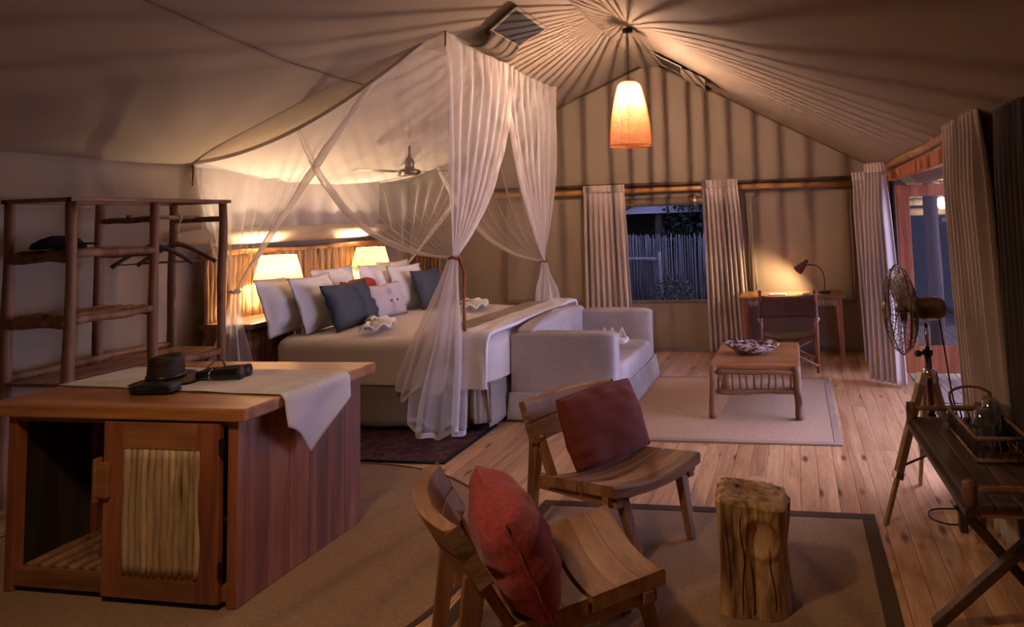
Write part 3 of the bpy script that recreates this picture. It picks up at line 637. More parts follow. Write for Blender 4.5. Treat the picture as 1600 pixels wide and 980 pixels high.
MB().box(BX0+0.06, BX1-0.06, BY0+0.06, BY1-0.06, 0.12, 0.40).build('base', 'valance', bed)
def skirt(p0, p1, z0, z1, folds, name, lean=0.03):
    p0 = Vector(p0); p1 = Vector(p1); d = (p1-p0); L = d.length; d.normalize(); nrm = Vector((d.y, -d.x, 0))
    def f(u, v):
        a = 0.010*sin(folds*2*pi*u)*(1-v)+0.012*noise.noise(Vector((u*6, v, 3)))
        return p0+d*L*u+nrm*(a+lean*(1-v))+Vector((0, 0, z0+(z1-z0)*v))
    return MB().grid(f, 60, 6).build(name, 'valance', bed, smooth=True, solid=0.004)
skirt((BX0+.05, BY0+.04, 0), (BX1-.20, BY0+.04, 0), 0.06, 0.41, 4, 'skirt')
skirt((BX1-.05, BY0+.05, 0), (BX1-.05, BY1, 0), 0.06, 0.41, 4, 'skirt')
skirt((BX1-.16, BY0+.04, 0), (BX1-.02, BY0+.10, 0), 0.10, 0.41, 1, 'skirt', 0.05)
for x, y in ((BX0+0.2, BY0+0.14), (BX1-0.17, BY0+0.14), (BX0+0.2, BY1-0.15), (BX1-0.17, BY1-0.15)):
    MB().lathe([(0.001, 0), (0.035, 0), (0.045, 0.13), (0.001, 0.13)], 14, (x, y, 0)).build('leg', 'black', bed, smooth=True)
# white sheet turned down over the foot corner + ribbed throw
def drape(x0, x1, zt, off, drop, name, mat, label, cat, skew=0.0, rib=0.0, thick=0.012):
    y0, y1 = 5.68, 8.15
    def prof(s):
        L1 = drop; Lr = 0.14; L2 = y1-y0-0.2
        if s < L1: return (y0-off, zt-0.10-(L1-s))
        if s < L1+Lr: a = (s-L1)/Lr*pi/2; return (y0-off+0.10*(1-cos(a)), zt-0.10+(0.10+off)*sin(a))
        if s < L1+Lr+L2: return (y0+0.10-off+(s-L1-Lr), zt+off)
        if s < L1+2*Lr+L2: a = (s-L1-Lr-L2)/Lr*pi/2; return (y1-0.10-off+0.10*sin(a), zt+off-(0.10+off)*(1-cos(a)))
        return (y1-off, zt-0.10-(s-L1-2*Lr-L2))
    T = drop+0.28+(y1-y0-0.2)+0.15
    def f(u, v):
        s_ = v*T; y, z = prof(s_); t = (y-y0)/(y1-y0)
        x = x0+(x1-x0)*u+skew*t+0.012*noise.noise(Vector((t*4, 2, x0)))
        w = 0.016*noise.noise(Vector((u*3, v*9, x0)))+rib*sin(s_*110)+0.012*sin(pi*u)
        if z < zt-0.1: return (x, y-abs(w)-0.012*sin(u*9)*min(1, (zt-.1-z)*6), z)
        return (x, y, z+w*0.8)
    o = MB().grid(f, 30, 260).build(name, mat, None, smooth=True, solid=thick); tag(o, label, cat); return o
drape(-3.26, -2.86, 0.80, 0.022, 0.13, 'bed_throw', 'throw', 'ribbed beige throw folded across the foot of the bed', 'throw', skew=0.06, rib=0.005)
drape(-2.89, -2.60, 0.80, 0.045, 0.30, 'folded_duvet', 'white', 'puffy white duvet end folded over the foot of the bed', 'duvet', skew=0.02, thick=0.03)

# pillows
def pillow(name, label, cat, w_, h_, th, mat, loc, rz, lean, flange=0.0, group=None, roll=0.0, seed=0, n=22, seam=False, ears=0.07):
    def f(u, v, side):
        x, z = (u*2-1), (v*2-1)
        # pinched corners
        px_ = x*(1-max(ears, 0)+ears*(z*z))*(w_/2); pz_ = z*(1-max(ears, 0)+ears*(x*x))*(h_/2)
        ix = min(1, abs(x)/(1-2*flange/w_)) if flange else abs(x); iz = min(1, abs(z)/(1-2*flange/h_)) if flange else abs(z)
        t = max(0, (1-ix**2.4))*max(0, (1-iz**2.4)); e_ = max(abs(x), abs(z)); t = t**0.5*th/2+0.004*(1-sm(.93, 1, e_))
        wr = (0.014*noise.noise(Vector((x*2.6+seed, z*2.6, side*2)))+0.012*noise.noise(Vector((x*1.1+seed, z*5, 7+side))))*min(1, t/0.02)
        fl = (0.02 if flange else 0.004)*noise.noise(Vector((x*3+seed, z*3, 0)))*(1 if max(abs(x), abs(z)) > .8 else 0)
        return Vector((px_, side*t+wr+fl, pz_+h_/2))
    mb = MB()
    mb.grid(lambda u, v: f(u, v, -1), n, n); mb.grid(lambda u, v: f(u, v, 1), n, n)
    me = mb.mesh(name, mat, True); bm = bmesh.new(); bm.from_mesh(me); bmesh.ops.remove_doubles(bm, verts=bm.verts, dist=0.002)
    # stitch the rim
    be = [e for e in bm.edges if e.is_boundary]
    if be: bmesh.ops.bridge_loops(bm, edges=be)
    bmesh.ops.recalc_face_normals(bm, faces=bm.faces); bm.to_mesh(me); bm.free()
    me.polygons.foreach_set('use_smooth', [True]*len(me.polygons))
    o = bpy.data.objects.new(name, me); COL.objects.link(o); o.rotation_mode = 'QUATERNION'
    o.location = loc; o.rotation_quaternion = (Matrix.Rotation(rz, 4, 'Z') @ Matrix.Rotation(lean, 4, 'X') @ Matrix.Rotation(roll, 4, 'Y')).to_quaternion()
    if seam:
        k_ = 40; per = [(-1+2*i/k_, -1) for i in range(k_)]+[(1, -1+2*i/k_) for i in range(k_)]+[(1-2*i/k_, 1) for i in range(k_)]+[(-1, 1-2*i/k_) for i in range(k_)]
        pts = [f((a+1)/2, (b+1)/2, 1) for a, b in per]; pts.append(pts[0]); MB().tube(pts, 0.0045, 6, False).build('piping', mat, o, smooth=True)
    return tag(o, label, cat, group)
Q = pi/2   # faces +X
BT = 0.81
pillow('white_pillow', 'white flanged pillow at the near edge of the bed, leaning on the console', 'pillow', 0.74, 0.56, 0.22, 'white', (-4.72, 6.00, BT), Q+0.1, -0.30, 0.05, seed=1)
pillow('white_pillow', 'white flanged pillow between the outermost pillow and the slate cushion', 'pillow', 0.74, 0.56, 0.22, 'white', (-4.52, 6.22, BT), Q+0.12, -0.36, 0.05, seed=2)
pillow('white_pillow', 'white pillow peeking up behind the slate cushion, near half of the bed', 'pillow', 0.70, 0.58, 0.2, 'white', (-4.72, 6.72, BT), Q, -0.22, 0.05, seed=3)
pillow('slate_cushion', 'dark slate-grey cushion leaning on white pillows, near half of the bed', 'cushion', 0.80, 0.47, 0.19, 'slate', (-4.27, 6.36, BT), Q+0.06, -0.38, 0.015, seed=4)
lc = pillow('button_cushion', 'pale lavender cushion with three round buttons in the middle of the bed', 'cushion', 0.60, 0.38, 0.15, 'lav', (-4.32, 7.02, BT), Q-0.02, -0.36, seed=5)
for k, (dx, r) in enumerate(((-0.055, 0.012), (0, 0.022), (0.055, 0.012))):
    MB().lathe([(0.001, 0.006), (r*.7, 0.004), (r, 0.0), (r, -0.006)], 12).build('button', 'clay' if k == 1 else 'slate', lc, smooth=True, loc=(dx, -0.085, 0.16)).rotation_euler = (pi/2, 0, 0)
pillow('red_cushion', 'red cushion tucked behind the lavender cushion', 'cushion', 0.66, 0.42, 0.14, 'red', (-4.60, 6.98, BT+0.03), Q, -0.35, seed=6)
pillow('white_pillow', 'white pillow standing beside the red cushion, far half of the bed', 'pillow', 0.64, 0.56, 0.18, 'white', (-4.70, 7.42, BT), Q, -0.18, 0.05, seed=7)
pillow('white_pillow', 'white flanged pillow behind the far slate cushion', 'pillow', 0.64, 0.54, 0.20, 'white', (-4.46, 7.72, BT), Q-0.1, -0.30, 0.05, seed=8)
pillow('white_pillow', 'white pillow farthest back on the bed, against the console', 'pillow', 0.68, 0.57, 0.18, 'white', (-4.72, 7.85, BT), Q, -0.20, 0.05, seed=9)
pillow('slate_cushion', 'dark slate-grey cushion on the far half of the bed', 'cushion', 0.60, 0.48, 0.16, 'slate', (-4.24, 7.82, BT), Q-0.05, -0.36, 0.015, seed=10)

def towel(loc, rz, label):
    t = thing('folded_towel', label, 'towel', loc, rz, 'folded towels with red flowers')
    def f(u, v):
        a = -0.25+u*(pi+0.5); r = (0.10+0.20*v)*(1+0.0*u)
        z = 0.02+0.075*(1-v*0.35)*abs(sin(u*pi*6+0.5*sin(v*3)))+0.02*v
        return (cos(a)*r*1.25, sin(a)*r*0.8, z)
    MB().grid(f, 60, 8).build('towel', 'white', t, smooth=True, solid=0.014)
    MB().grid(lambda u, v: (-0.05-0.32*v, 0.02+0.06*sin(u*2*pi), 0.035+0.025*cos(u*2*pi)+0.01*sin(v*9)), 14, 14, True).build('roll', 'white', t, smooth=True)
    fl_ = MB()
    for k in range(7):
        a = 2*pi*k/7
        fl_.grid(lambda u, v: (cos(a)*(0.008+0.032*v)-sin(a)*(u-.5)*0.03*sin(v*pi*.8+.5), sin(a)*(0.008+0.032*v)+cos(a)*(u-.5)*0.03*sin(v*pi*.8+.5), 0.09+0.018*v-0.02*v*v), 4, 4)
    fl_.lathe([(0.001, 0.105), (0.010, 0.10), (0.012, 0.09)], 8)
    fl_.build('flower', 'red', t, smooth=True)
towel((-4.02, 6.12, BT), radians(-60), 'pleated white towel with a red flower in front of the near slate cushion')
towel((-3.72, 7.55, BT), radians(-60), 'pleated white towel with a red flower on the far half of the bed')

# ------------------------------------------------------------------ sofa at the foot
so = thing('linen_sofa', 'pale linen two-armed sofa standing across the foot of the bed', 'sofa', (-2.12, 7.0, 0))
sh = 0.87
rbox(0.495, 0.10, 0.14, 0.775, 0.035, 0, -sh+0.10, 0.004, 1).build('arm', 'linen', so, smooth=True)
rbox(0.495, 0.10, 0.14, 0.775, 0.035, 0, sh-0.10, 0.004, 2).build('arm', 'linen', so, smooth=True)
rbox(0.10, 0.80, 0.14, 0.86, 0.08, -0.37, 0, 0.006, 3).build('backrest', 'linen', so, smooth=True)
rbox(0.40, 0.675, 0.27, 0.47, 0.05, 0.13, 0, 0.006, 4).build('seat', 'linen', so, smooth=True)
MB().box(-0.46, 0.44, -sh+0.05, sh-0.05, 0.10, 0.28).build('frame', 'linen', so)
def sskirt(p0, p1):
    p0 = Vector(p0); p1 = Vector(p1); d = p1-p0; L = d.length; d.normalize(); nr = Vector((d.y, -d.x, 0))
    MB().grid(lambda u, v: p0+d*L*(0.5+(u-.5)*(1+0.03*(1-v)))+nr*(0.008+0.035*(1-v)+0.006*noise.noise(Vector((u*9, v*2, p0.x))))+Vector((0, 0, 0.02+0.235*v)), 50, 8).build('skirt', 'linen', so, smooth=True, solid=0.006)
sskirt((-0.495, -sh, 0), (0.495, -sh, 0)); sskirt((0.50, -sh, 0), (0.50, sh, 0)); sskirt((0.495, sh, 0), (-0.495, sh, 0))
fc = thing('folded_napkin', 'small white folded napkin with pointed tips lying on the sofa', 'napkin', (-2.05, 7.32, 0.48))
for k, (x, r_) in enumerate(((0, 0.2), (0.09, -0.1), (0.19, 0.25))):
    MB().grid(lambda u, v: (x+(u-.5)*0.13*(1-v)+0.03*r_*v, 0.03*sin(u*pi)*(1-v), 0.02+0.14*v), 8, 8).build('tip', 'white', fc, smooth=True, solid=0.01)
rbox(0.17, 0.10, 0.0, 0.05, 0.02, 0.08, 0.02, 0.004, 4).build('fold', 'white', fc, smooth=True)

# ------------------------------------------------------------------ mosquito net
net = thing('mosquito_net', 'draped white mosquito net hung from the tent roof around the bed', 'net', (-4.2, 7.0, 0))
AX, BXn = -5.46, -2.92
NY0, NY1 = 5.58, 8.5
def edge_near(u, y=NY0):
    x = AX+(BXn-AX)*u; return Vector((x, y, 2.44+(3.54-2.44)*u-0.25*4*u*(1-u)*(1-0.25*u)))
def edge_far(u): p = edge_near(u, NY1); return p-Vector((0, 0, 0.04))
def edge_foot(v): 
    return Vector((BXn, NY0+(NY1-NY0)*v, 3.54-0.04*v+0.05*4*v*(1-v)))
def edge_head(v): return Vector((AX, NY0+(NY1-NY0)*v, 2.44-0.02*v))
def drape_net(edge, s0, s1, T, nrm, along, a0, a1, b0, b1, folds=9, amp=0.03, spread=0.035, mat='net'):
    # strands from the top edge to the tie; a,b shape the quadratic curve (horizontal, vertical), varying across the panel
    nrm = Vector(nrm); along = Vector(along); T = Vector(T)
    def f(u, v):
        S = edge(s0+(s1-s0)*u); Tt = T+along*((u-.5)*spread)
        a = a0+(a1-a0)*u; b = b0+(b1-b0)*u
        Qp = Vector((S.x+(Tt.x-S.x)*a, S.y+(Tt.y-S.y)*a, Tt.z+(S.z-Tt.z)*b))
        p = S*(1-v)**2+Qp*2*v*(1-v)+Tt*v*v
        rip = amp*sin(u*folds*2*pi+1.5*noise.noise(Vector((u*5, v*1.5, s0*3))))*sm(0, 0.25, v)*(1-0.75*sm(.6, 1, v))
        rip += amp*1.2*noise.noise(Vector((u*4, v*3, s1*5)))*sm(0, .2, v)*(1-v)
        return p+nrm*rip
    return MB().grid(f, 90, 60).build('net_panel', mat, net, smooth=True, world=True)
TA = (-5.02, 5.60, 1.24); TB = (-2.88, 5.62, 1.50); TC = (-3.12, 8.46, 1.28); TD = (-5.0, 8.42, 1.27)
drape_net(edge_near, 0.0, 0.735, TA, (0, 1, 0), (0.6, 0, 0), 0.35, 0.62, 0.35, 0.42, 8, amp=0.009)
drape_net(edge_near, 1.0, 0.43, TB, (0, 1, 0), (1, 0, 0), 0.1, 0.33, 0.4, 0.02, 9, amp=0.008)
drape_net(edge_foot, 0.0, 0.50, TB, (1, 0, 0), (0, 1, 0), 0.1, 0.05, 0.4, 0.36, 7, mat='net_dense')
drape_net(edge_foot, 1.0, 0.40, TC, (1, 0, 0), (0, 1, 0), 0.1, 0.35, 0.4, 0.34, 7, mat='net_dense')
drape_net(edge_far, 1.0, 0.34, TC, (0, 1, 0), (1, 0, 0), 0.1, 0.40, 0.4, 0.05, 8)
drape_net(edge_far, 0.0, 0.75, TD, (0, 1, 0), (1, 0, 0), 0.2, 0.55, 0.35, 0.40, 8)
drape_net(edge_head, 0.0, 0.10, TA, (1, 0, 0), (0, 1, 0), 0.2, 0.2, 0.35, 0.35, 3)
def canopy(u, v):
    e0 = edge_near(u); e1 = edge_far(u); p = e0.lerp(e1, v)
    h_ = edge_head(v).lerp(edge_foot(v), u)
    z = p.z*1.0+(h_.z-(2.44+(3.54-2.44)*u))*0.6
    z -= 0.16*4*v*(1-v)*sin(pi*min(1, .15+u))**0.5 if u < .85 else 0.16*4*v*(1-v)*sin(pi*min(1, .15+u-1e-4) if .15+u < 1 else 0.001)**0.5*0
    z += 0.03*noise.noise(Vector((u*1.5, v*16+u*2, 0)))*sin(pi*v)
    return (p.x, p.y, z)
MB().grid(lambda u, v: (-5.40+0.02*sin(u*50)*v, 5.62+2.85*u, 2.43-0.02*u-(0.66+0.03*noise.noise(Vector((u*7, 0, 1))))*v), 120, 10).build('head_bounce_panel', 'net_dense', net, smooth=True, world=True)  # gauze panel added to catch lamp light and brighten the head wall
MB().grid(canopy, 60, 110).build('canopy_sheet', 'net_roof', net, smooth=True, world=True)
def hem(edge, nrm, w_=0.055):
    MB().grid(lambda u, v: edge(u)+Vector((0, 0, -w_*v+0.01))+Vector(nrm)*0.012, 60, 1).build('hem', 'hem', net, solid=0.005, world=True, smooth=True)
hem(edge_near, (0, -1, 0), 0.035); hem(edge_far, (0, 1, 0)); hem(edge_foot, (1, 0, 0), 0.07); hem(edge_head, (1, 0, 0))
def hemline(s0, edge, T, along, a, b, u, spread=.035):
    S = edge(s0); T = Vector(T)+Vector(along)*((u-.5)*spread)
    Qp = Vector((S.x+(T.x-S.x)*a, S.y+(T.y-S.y)*a, T.z+(S.z-T.z)*b))
    pts = [S*(1-t)**2+Qp*2*t*(1-t)+T*t*t for t in [i/24 for i in range(25)]]
    MB().tube(pts, [0.016+0.030*sin(pi*(i/24)**0.7) for i in range(25)], 10, wob=0.5, flat=0.55).build('hem', 'net_roof', net, smooth=True, world=True)
hemline(0.735, edge_near, TA, (0.6, 0, 0), 0.62, 0.42, 1); hemline(0.43, edge_near, TB, (1, 0, 0), 0.33, 0.02, 1)
hemline(0.50, edge_foot, TB, (0, 1, 0), 0.05, 0.36, 1); hemline(0.40, edge_foot, TC, (0, 1, 0), 0.35, 0.34, 1)
hemline(0.34, edge_far, TC, (1, 0, 0), 0.40, 0.05, 1); hemline(0.75, edge_far, TD, (1, 0, 0), 0.55, 0.40, 1)
def fall(T, B, rx, ry, seed, k=5, ax=1.0):
    T = Vector(T); B = Vector(B)
    def f(u, v):
        a = 2*pi*u; c = T.lerp(B, v); g = sm(0, 1, v)**0.8
        w_ = 1+0.32*sin(k*a+seed+1.2*v)+0.25*noise.noise(Vector((cos(a)*2+seed, sin(a)*2, v*2)))
        jag = 0.10*v*v*noise.noise(Vector((cos(a)*1.5+seed, sin(a)*1.5, 9)))
        return (c.x+cos(a)*(0.03+(rx-0.03)*g)*w_, c.y+sin(a)*(0.03+(ry-0.03)*g)*w_, c.z+jag)
    MB().grid(f, 80, 36, True).build('net_fall', 'net_dense', net, smooth=True, world=True)
    def f2(u, v):
        q = Vector(f(u, 0.985+v*0.015)); return q+Vector((0, 0, -0.02*v))
    MB().grid(f2, 80, 1, True).build('hem', 'hem', net, smooth=True, world=True)
fall(TB, (-3.0, 5.50, 0.10), 0.20, 0.13, 3); fall((TB[0]-0.02, TB[1], TB[2]), (-3.18, 5.55, 0.42), 0.18, 0.10, 8, 4)
fall(TA, (-4.98, 5.45, 0.05), 0.26, 0.14, 5)
fall(TC, (-3.08, 8.42, 0.72), 0.13, 0.10, 6); fall(TD, (-5.0, 8.4, 0.60), 0.12, 0.08, 7)
for k, T in enumerate((TA, TB, TC, TD)):
    if k in (1, 2):
        MB().tube([(T[0]+0.042*cos(a), T[1]+0.042*sin(a), T[2]+0.006*sin(a*3)) for a in [2*pi*i/16 for i in range(17)]], 0.013, 6).build('tie_band', 'rope', net, smooth=True, world=True, label='rust coloured rope tie')
    else:
        MB().tube([(T[0]+0.04*cos(a), T[1]+0.04*sin(a), T[2]) for a in [2*pi*i/16 for i in range(17)]], 0.015, 6).build('tie_band', 'hem', net, smooth=True, world=True)
MB().tube([(TB[0]+0.05, TB[1]-.02, TB[2]), (TB[0]+0.09, TB[1], TB[2]-0.12), (TB[0]+0.085, TB[1], TB[2]-0.42), (TB[0]+0.09, TB[1], TB[2]-0.62)], [0.014, 0.013, 0.012, 0.016], 7, wob=.4).build('tassel', 'rope', net, smooth=True, world=True, label='long rust tassel')
for k, (x, y, z) in enumerate(((AX, NY0, 2.42), (BXn, NY0, 3.53), (BXn, NY1, 3.50), (AX, NY1, 2.42))):
    MB().tube([(x, y, z), (x+0.004, y, z-0.06), (x, y-.004, z-0.2)], [0.012, 0.009, 0.007], 6).build('cord', 'rope', net, smooth=True, world=True)
# short poles the net is tied to
for k, (x, y, lab) in enumerate(((AX-0.02, NY0-0.02, 'short pole end at the left eave holding the net corner'), (BXn, NY0-0.02, 'dark pole end at the roof holding the near foot corner of the net'))):
    z = (2.44, 3.55)[k]
    o = MB().tube([(0, 0, 0), (-0.04 if k else -0.02, -0.16, 0.01)], [0.022, 0.028], 9).build('net_pole', 'bronze' if k == 0 else 'darkwood', None, smooth=True, loc=(x, y, z)); tag(o, lab, 'pole')

# ceiling fan inside the net
cf = thing('ceiling_fan', 'dark ceiling fan hanging over the bed inside the net', 'fan', (-4.10, 7.0, 2.36))
top = ceil_pt(-4.10, 7.0)[2]-2.36
MB().tube([(0, 0, 0.08), (0, 0, top-.005)], 0.014, 8).build('rod', 'bronze', cf, smooth=True)
MB().lathe([(0.001, 0), (0.08, 0.0), (0.115, 0.015), (0.12, 0.04), (0.10, 0.06), (0.055, 0.07), (0.045, 0.11), (0.055, 0.13), (0.04, 0.17), (0.018, 0.21), (0.001, 0.21)], 24, (0, 0, -0.03)).build('motor', 'bronze', cf, smooth=True)
for k in range(3):
    a = radians(8+120*k)
    R_ = Matrix.Rotation(a, 4, 'Z') @ Matrix.Rotation(0.12, 4, 'X')
    b = MB(); b.box(0.10, 0.20, -0.012, 0.012, 0.0, 0.008, R_); b.build('bracket', 'bronze', cf)
    b = MB(); b.box(0.17, 0.66, -0.05, 0.055, 0.002, 0.008, R_); b.build('blade', 'bronze', cf, bevel=0.002)

# ------------------------------------------------------------------ curtains and rods
random.seed(5)
rod = MB().pole((0, 0, 0), (5.0, 0, -0.03), 0.038, 0.034, n=10, seg=16, bend=0.008).build('curtain_rod', 'goldpole', None, smooth=True, loc=(-4.15, 9.30, 2.155))
tag(rod, 'long golden pole curtain rod along the back wall', 'curtain rod')
r2 = MB().pole((0, 0, 0), (5.1, 0, -0.03), 0.024, 0.022, n=8, seg=12, bend=0.006).build('upper_pole', 'darkwood', None, smooth=True, loc=(-4.2, 9.32, 2.235)); tag(r2, 'thin dark pole running above the golden curtain rod', 'pole')
def curtain(label, p0, p1, zt, zb, folds, mat='curtain', q0=None, q1=None, amp=0.045, group=None, seed=0):
    p0 = Vector((*p0, 0)); p1 = Vector((*p1, 0)); q0 = Vector((*(q0 or p0[:2]), 0)); q1 = Vector((*(q1 or p1[:2]), 0))
    t = thing('curtain', label, 'curtain', ((p0.x+p1.x)/2, (p0.y+p1.y)/2, zb), 0, group)
    def f(u, v):   # v: 0 top, 1 bottom
        a = p0.lerp(p1, u); b = q0.lerp(q1, u); c = a.lerp(b, v**0.8)
        d = (p1-p0).normalized(); nr = Vector((d.y, -d.x, 0))
        ph = u*folds*2*pi+1.2*noise.noise(Vector((u*3+seed, v*1.2, 2)))*v
        g = amp*(0.35 if v < 0.035 else 0.35+0.65*sm(0.03, 0.25, v))
        w_ = sin(ph)*g+0.35*g*sin(2*ph+1+seed)+0.02*noise.noise(Vector((u*4+seed, v*3, 5)))*v
        if 0.03 < v < 0.05: w_ *= 0.8
        return c+nr*w_+Vector((0, 0, zt+(zb-zt)*v))
    n = int(folds*14)
    def fh(u, v): return f(u, v*0.045)+Vector((0, 0, 0))
    MB().grid(lambda u, v: f(u, 0.04+0.96*v), n, 40).build('drop', mat, t, smooth=True, world=True, solid=0.006)
    p = (p1-p0).normalized(); nr = Vector((p.y, -p.x, 0))
    MB().grid(lambda u, v: f(u, v*0.045)+nr*(0.010*sin(u*folds*6*pi)), n*2, 4).build('heading', mat, t, smooth=True, world=True, solid=0.012)
    return t
curtain('cream curtain at the left side of the back window, behind the sofa', (-2.80, 9.17), (-2.24, 9.17), 2.23, 0.012, 8, q1=(-2.16, 9.17), seed=1)
curtain('cream curtain at the right side of the back window, beside the desk', (-1.19, 9.17), (-0.73, 9.17), 2.24, 0.04, 8, q0=(-1.16, 9.17), q1=(-0.62, 9.15), seed=2)
curtain('narrow cream curtain in the far right corner, behind the door curtain', (0.70, 8.85), (0.86, 8.75), 2.24, 0.05, 4, seed=3, q0=(0.72, 8.6), q1=(0.92, 8.5))
curtain('cream curtain gathered at the far side of the open doorway', (0.76, 7.85), (0.93, 7.68), 2.28, 0.03, 6, q0=(0.71, 7.78), q1=(1.00, 7.50), seed=4)
curtain('wide cream curtain gathered at the near side of the open doorway', (0.985, 4.90), (0.985, 4.05), 2.44, 0.015, 9, q0=(1.03, 4.80), q1=(1.03, 3.98), seed=5, amp=0.036)
curtain('curtain with shade painted into its dark colour at the right edge, next to the wide cream curtain', (1.05, 3.93), (1.05, 3.45), 2.42, 0.015, 6, 'curtain_shaded', seed=6, amp=0.025)
curtain('curtain with shade painted into its dark colour at the right edge, nearest the camera', (1.05, 3.35), (1.05, 2.6), 2.42, 0.015, 8, 'curtain_shaded', seed=7, amp=0.025)
for k, (x0, y0, x1, y1, lab) in enumerate(((1.02, 8.2, 1.02, 5.0, 'golden rod'), )):
    pass

# roof vents with their flaps folded back
def vent(pts, flap_pts, slope_dn, label):
    pts = [Vector(p) for p in pts]; c = sum(pts, Vector())/4
    t = thing('roof_vent', label, 'vent', c)
    n_ = (pts[1]-pts[0]).cross(pts[3]-pts[0]).normalized()
    if n_.z > 0: n_ = -n_
    o = 0.055
    b = MB(); vs = [p+n_*o for p in pts]+[p+n_*(o+0.006) for p in pts]
    b.add(vs, [(0, 1, 2, 3), (7, 6, 5, 4), (0, 4, 5, 1), (1, 5, 6, 2), (2, 6, 7, 3), (3, 7, 4, 0)]); b.build('mesh_pane', 'mesh_dark', t, world=True)
    for i in range(4):
        a = pts[i]; d = pts[(i+1) % 4]; MB().bar(a+n_*(o+.004), d+n_*(o+.004), 0.03, 0.012, up=n_).build('edge_tape', 'canvas', t, world=True)
    fp = [Vector(p) for p in flap_pts]
    MB().grid(lambda u, v: fp[0].lerp(fp[1], u).lerp(fp[3].lerp(fp[2], u), v)+n_*(o+0.01+0.07*sin(pi*v)+0.006*sin(u*14)), 20, 10).build('flap', 'canvas_dark', t, smooth=True, world=True, solid=0.012)
def RP(x, y): return (x, y, roof(x))
vent([RP(-2.66, 5.90), RP(-2.34, 5.72), RP(-2.34, 6.48), RP(-2.66, 6.52)], [RP(-2.90, 5.95), RP(-2.90, 6.62), RP(-2.66, 6.53), RP(-2.66, 5.90)], 0, 'dark square roof vent with folded flap above the foot of the net')
vent([RP(-1.52, 7.90), RP(-1.18, 7.90), RP(-1.18, 8.55), RP(-1.52, 8.55)], [RP(-1.18, 7.90), RP(-0.90, 7.92), RP(-0.90, 8.55), RP(-1.18, 8.55)], 0, 'narrow dark roof vent beside the pendant cord')

# ------------------------------------------------------------------ pole shelving rack
random.seed(31)
rk = thing('clothes_rack', 'open peeled-pole clothes rack with shelves against the left wall', 'rack', (-5.30, 3.93, 0))
W, D = 0.5, 1.29; YM = 0.64
for x, y in ((0, 0), (W, 0), (W, YM), (W, D), (0, YM), (0, D)):
    MB().pole((x, y, 0), (x+random.uniform(-.01, .01), y, 2.03), 0.036, 0.031, n=10, seg=12, bend=0.014).build('post', 'pole', rk, smooth=True)
def rail(a, b, r=0.024, name='rail', lab=None): MB().pole(a, b, r, r*0.9, n=9, seg=8, bend=0.008).build(name, 'pole', rk, smooth=True, label=lab)
ft = MB().box(-0.04, W+0.04, -0.04, 0.0, 2.03, 2.06).box(W, W+0.045, -0.04, D+0.04, 2.03, 2.06).box(-0.04, 0.0, -0.04, D+0.04, 2.03, 2.06).box(-0.04, W+0.04, D, D+0.04, 2.03, 2.06)
ft.build('top_frame', 'teak_y', rk, bevel=0.005)
for z in (1.21, 1.65):
    rail((0, 0, z), (W, 0, z), 0.034); rail((0, YM, z), (W, YM, z), 0.03); rail((0, 0, z+0.02), (0, YM, z+0.02)); rail((W, 0, z+0.02), (W, YM, z+0.02), 0.03)
    for k in range(4): MB().pole((0.09+0.11*k, 0.0, z+0.035), (0.09+0.11*k, YM, z+0.035), 0.022, n=7, seg=4, bend=.004).build('slat', 'pole', rk, smooth=True)
rail((W, YM, 1.90), (0, YM, 1.90)); rail((W, D, 1.90), (0, D, 1.90))
rail((W/2, YM, 1.925), (W/2, D, 1.925), 0.019, 'hanging_rod')
for k in range(6): MB().box(0.01+0.082*k, 0.085+0.082*k, -0.02, D+0.02, 0.80, 0.825).build('bottom_board', 'teak_y', rk, bevel=0.003)
rail((0, 0, 0.85), (0, D, 0.85), 0.03); rail((W, 0, 0.79), (W, D, 0.79), 0.03)
hg = thing('coat_hanger', 'dark wooden coat hanger hanging from the rack rod', 'hanger', (-5.05, 4.80, 1.70))
pts = [(0.19*s*(1 if True else 0), -0.24*s*0, 0) for s in (1,)]
arm = [Vector((0.20*t, 0.18*t, -0.15*abs(t)**1.4-0.01*abs(t))) for t in [(-1+i/8) for i in range(17)]]
MB().tube(arm, [0.012+0.010*(1-abs(t))+0.006*abs(t)**6 for t in [(-1+i/8) for i in range(17)]], 8).build('arm', 'darkwood', hg, smooth=True)
MB().tube([arm[1]+Vector((0, 0, -.01)), arm[15]+Vector((0, 0, -.01))], 0.006, 6).build('bar', 'darkwood', hg, smooth=True)
MB().tube([(0, 0, 0.015), (0, 0, 0.13), (0.02, 0, 0.17)]+[(0.0+0.035*cos(a), 0, 0.215+0.035*sin(a)) for a in [radians(-60+i*24) for i in range(10)]], 0.004, 6).build('hook', 'chrome', hg, smooth=True)
h2 = copy_tree(hg); h2.location = (-5.05, 5.02, 1.70); h2['label'] = 'second dark coat hanger, hanging just behind the first'
cap = thing('soft_cap', 'black soft cap lying on the upper rack shelf', 'cap', (-5.08, 4.08, 1.712))
MB().grid(lambda u, v: (cos(2*pi*u)*0.13*sin(pi*v*0.5+.001)*(1+0.06*noise.noise(Vector((u*5, v*4, 1)))), sin(2*pi*u)*0.17*sin(pi*v*0.5+.001), 0.085*cos(pi*v*0.5)+0.01*noise.noise(Vector((u*7, v*5, 2)))), 28, 12, True).build('crown', 'blackcloth', cap, smooth=True, solid=0.004)
MB().grid(lambda u, v: (0.10+0.16*v, (u-.5)*0.2*(1-0.3*v), 0.025+0.01*sin(u*pi)), 10, 6).build('peak', 'blackcloth', cap, smooth=True, solid=0.006)

# ------------------------------------------------------------------ cupboard island
cb = thing('storage_cupboard', 'reddish wooden cupboard island with a split-pole door, front left', 'cupboard', (-3.38, 3.02, 0))
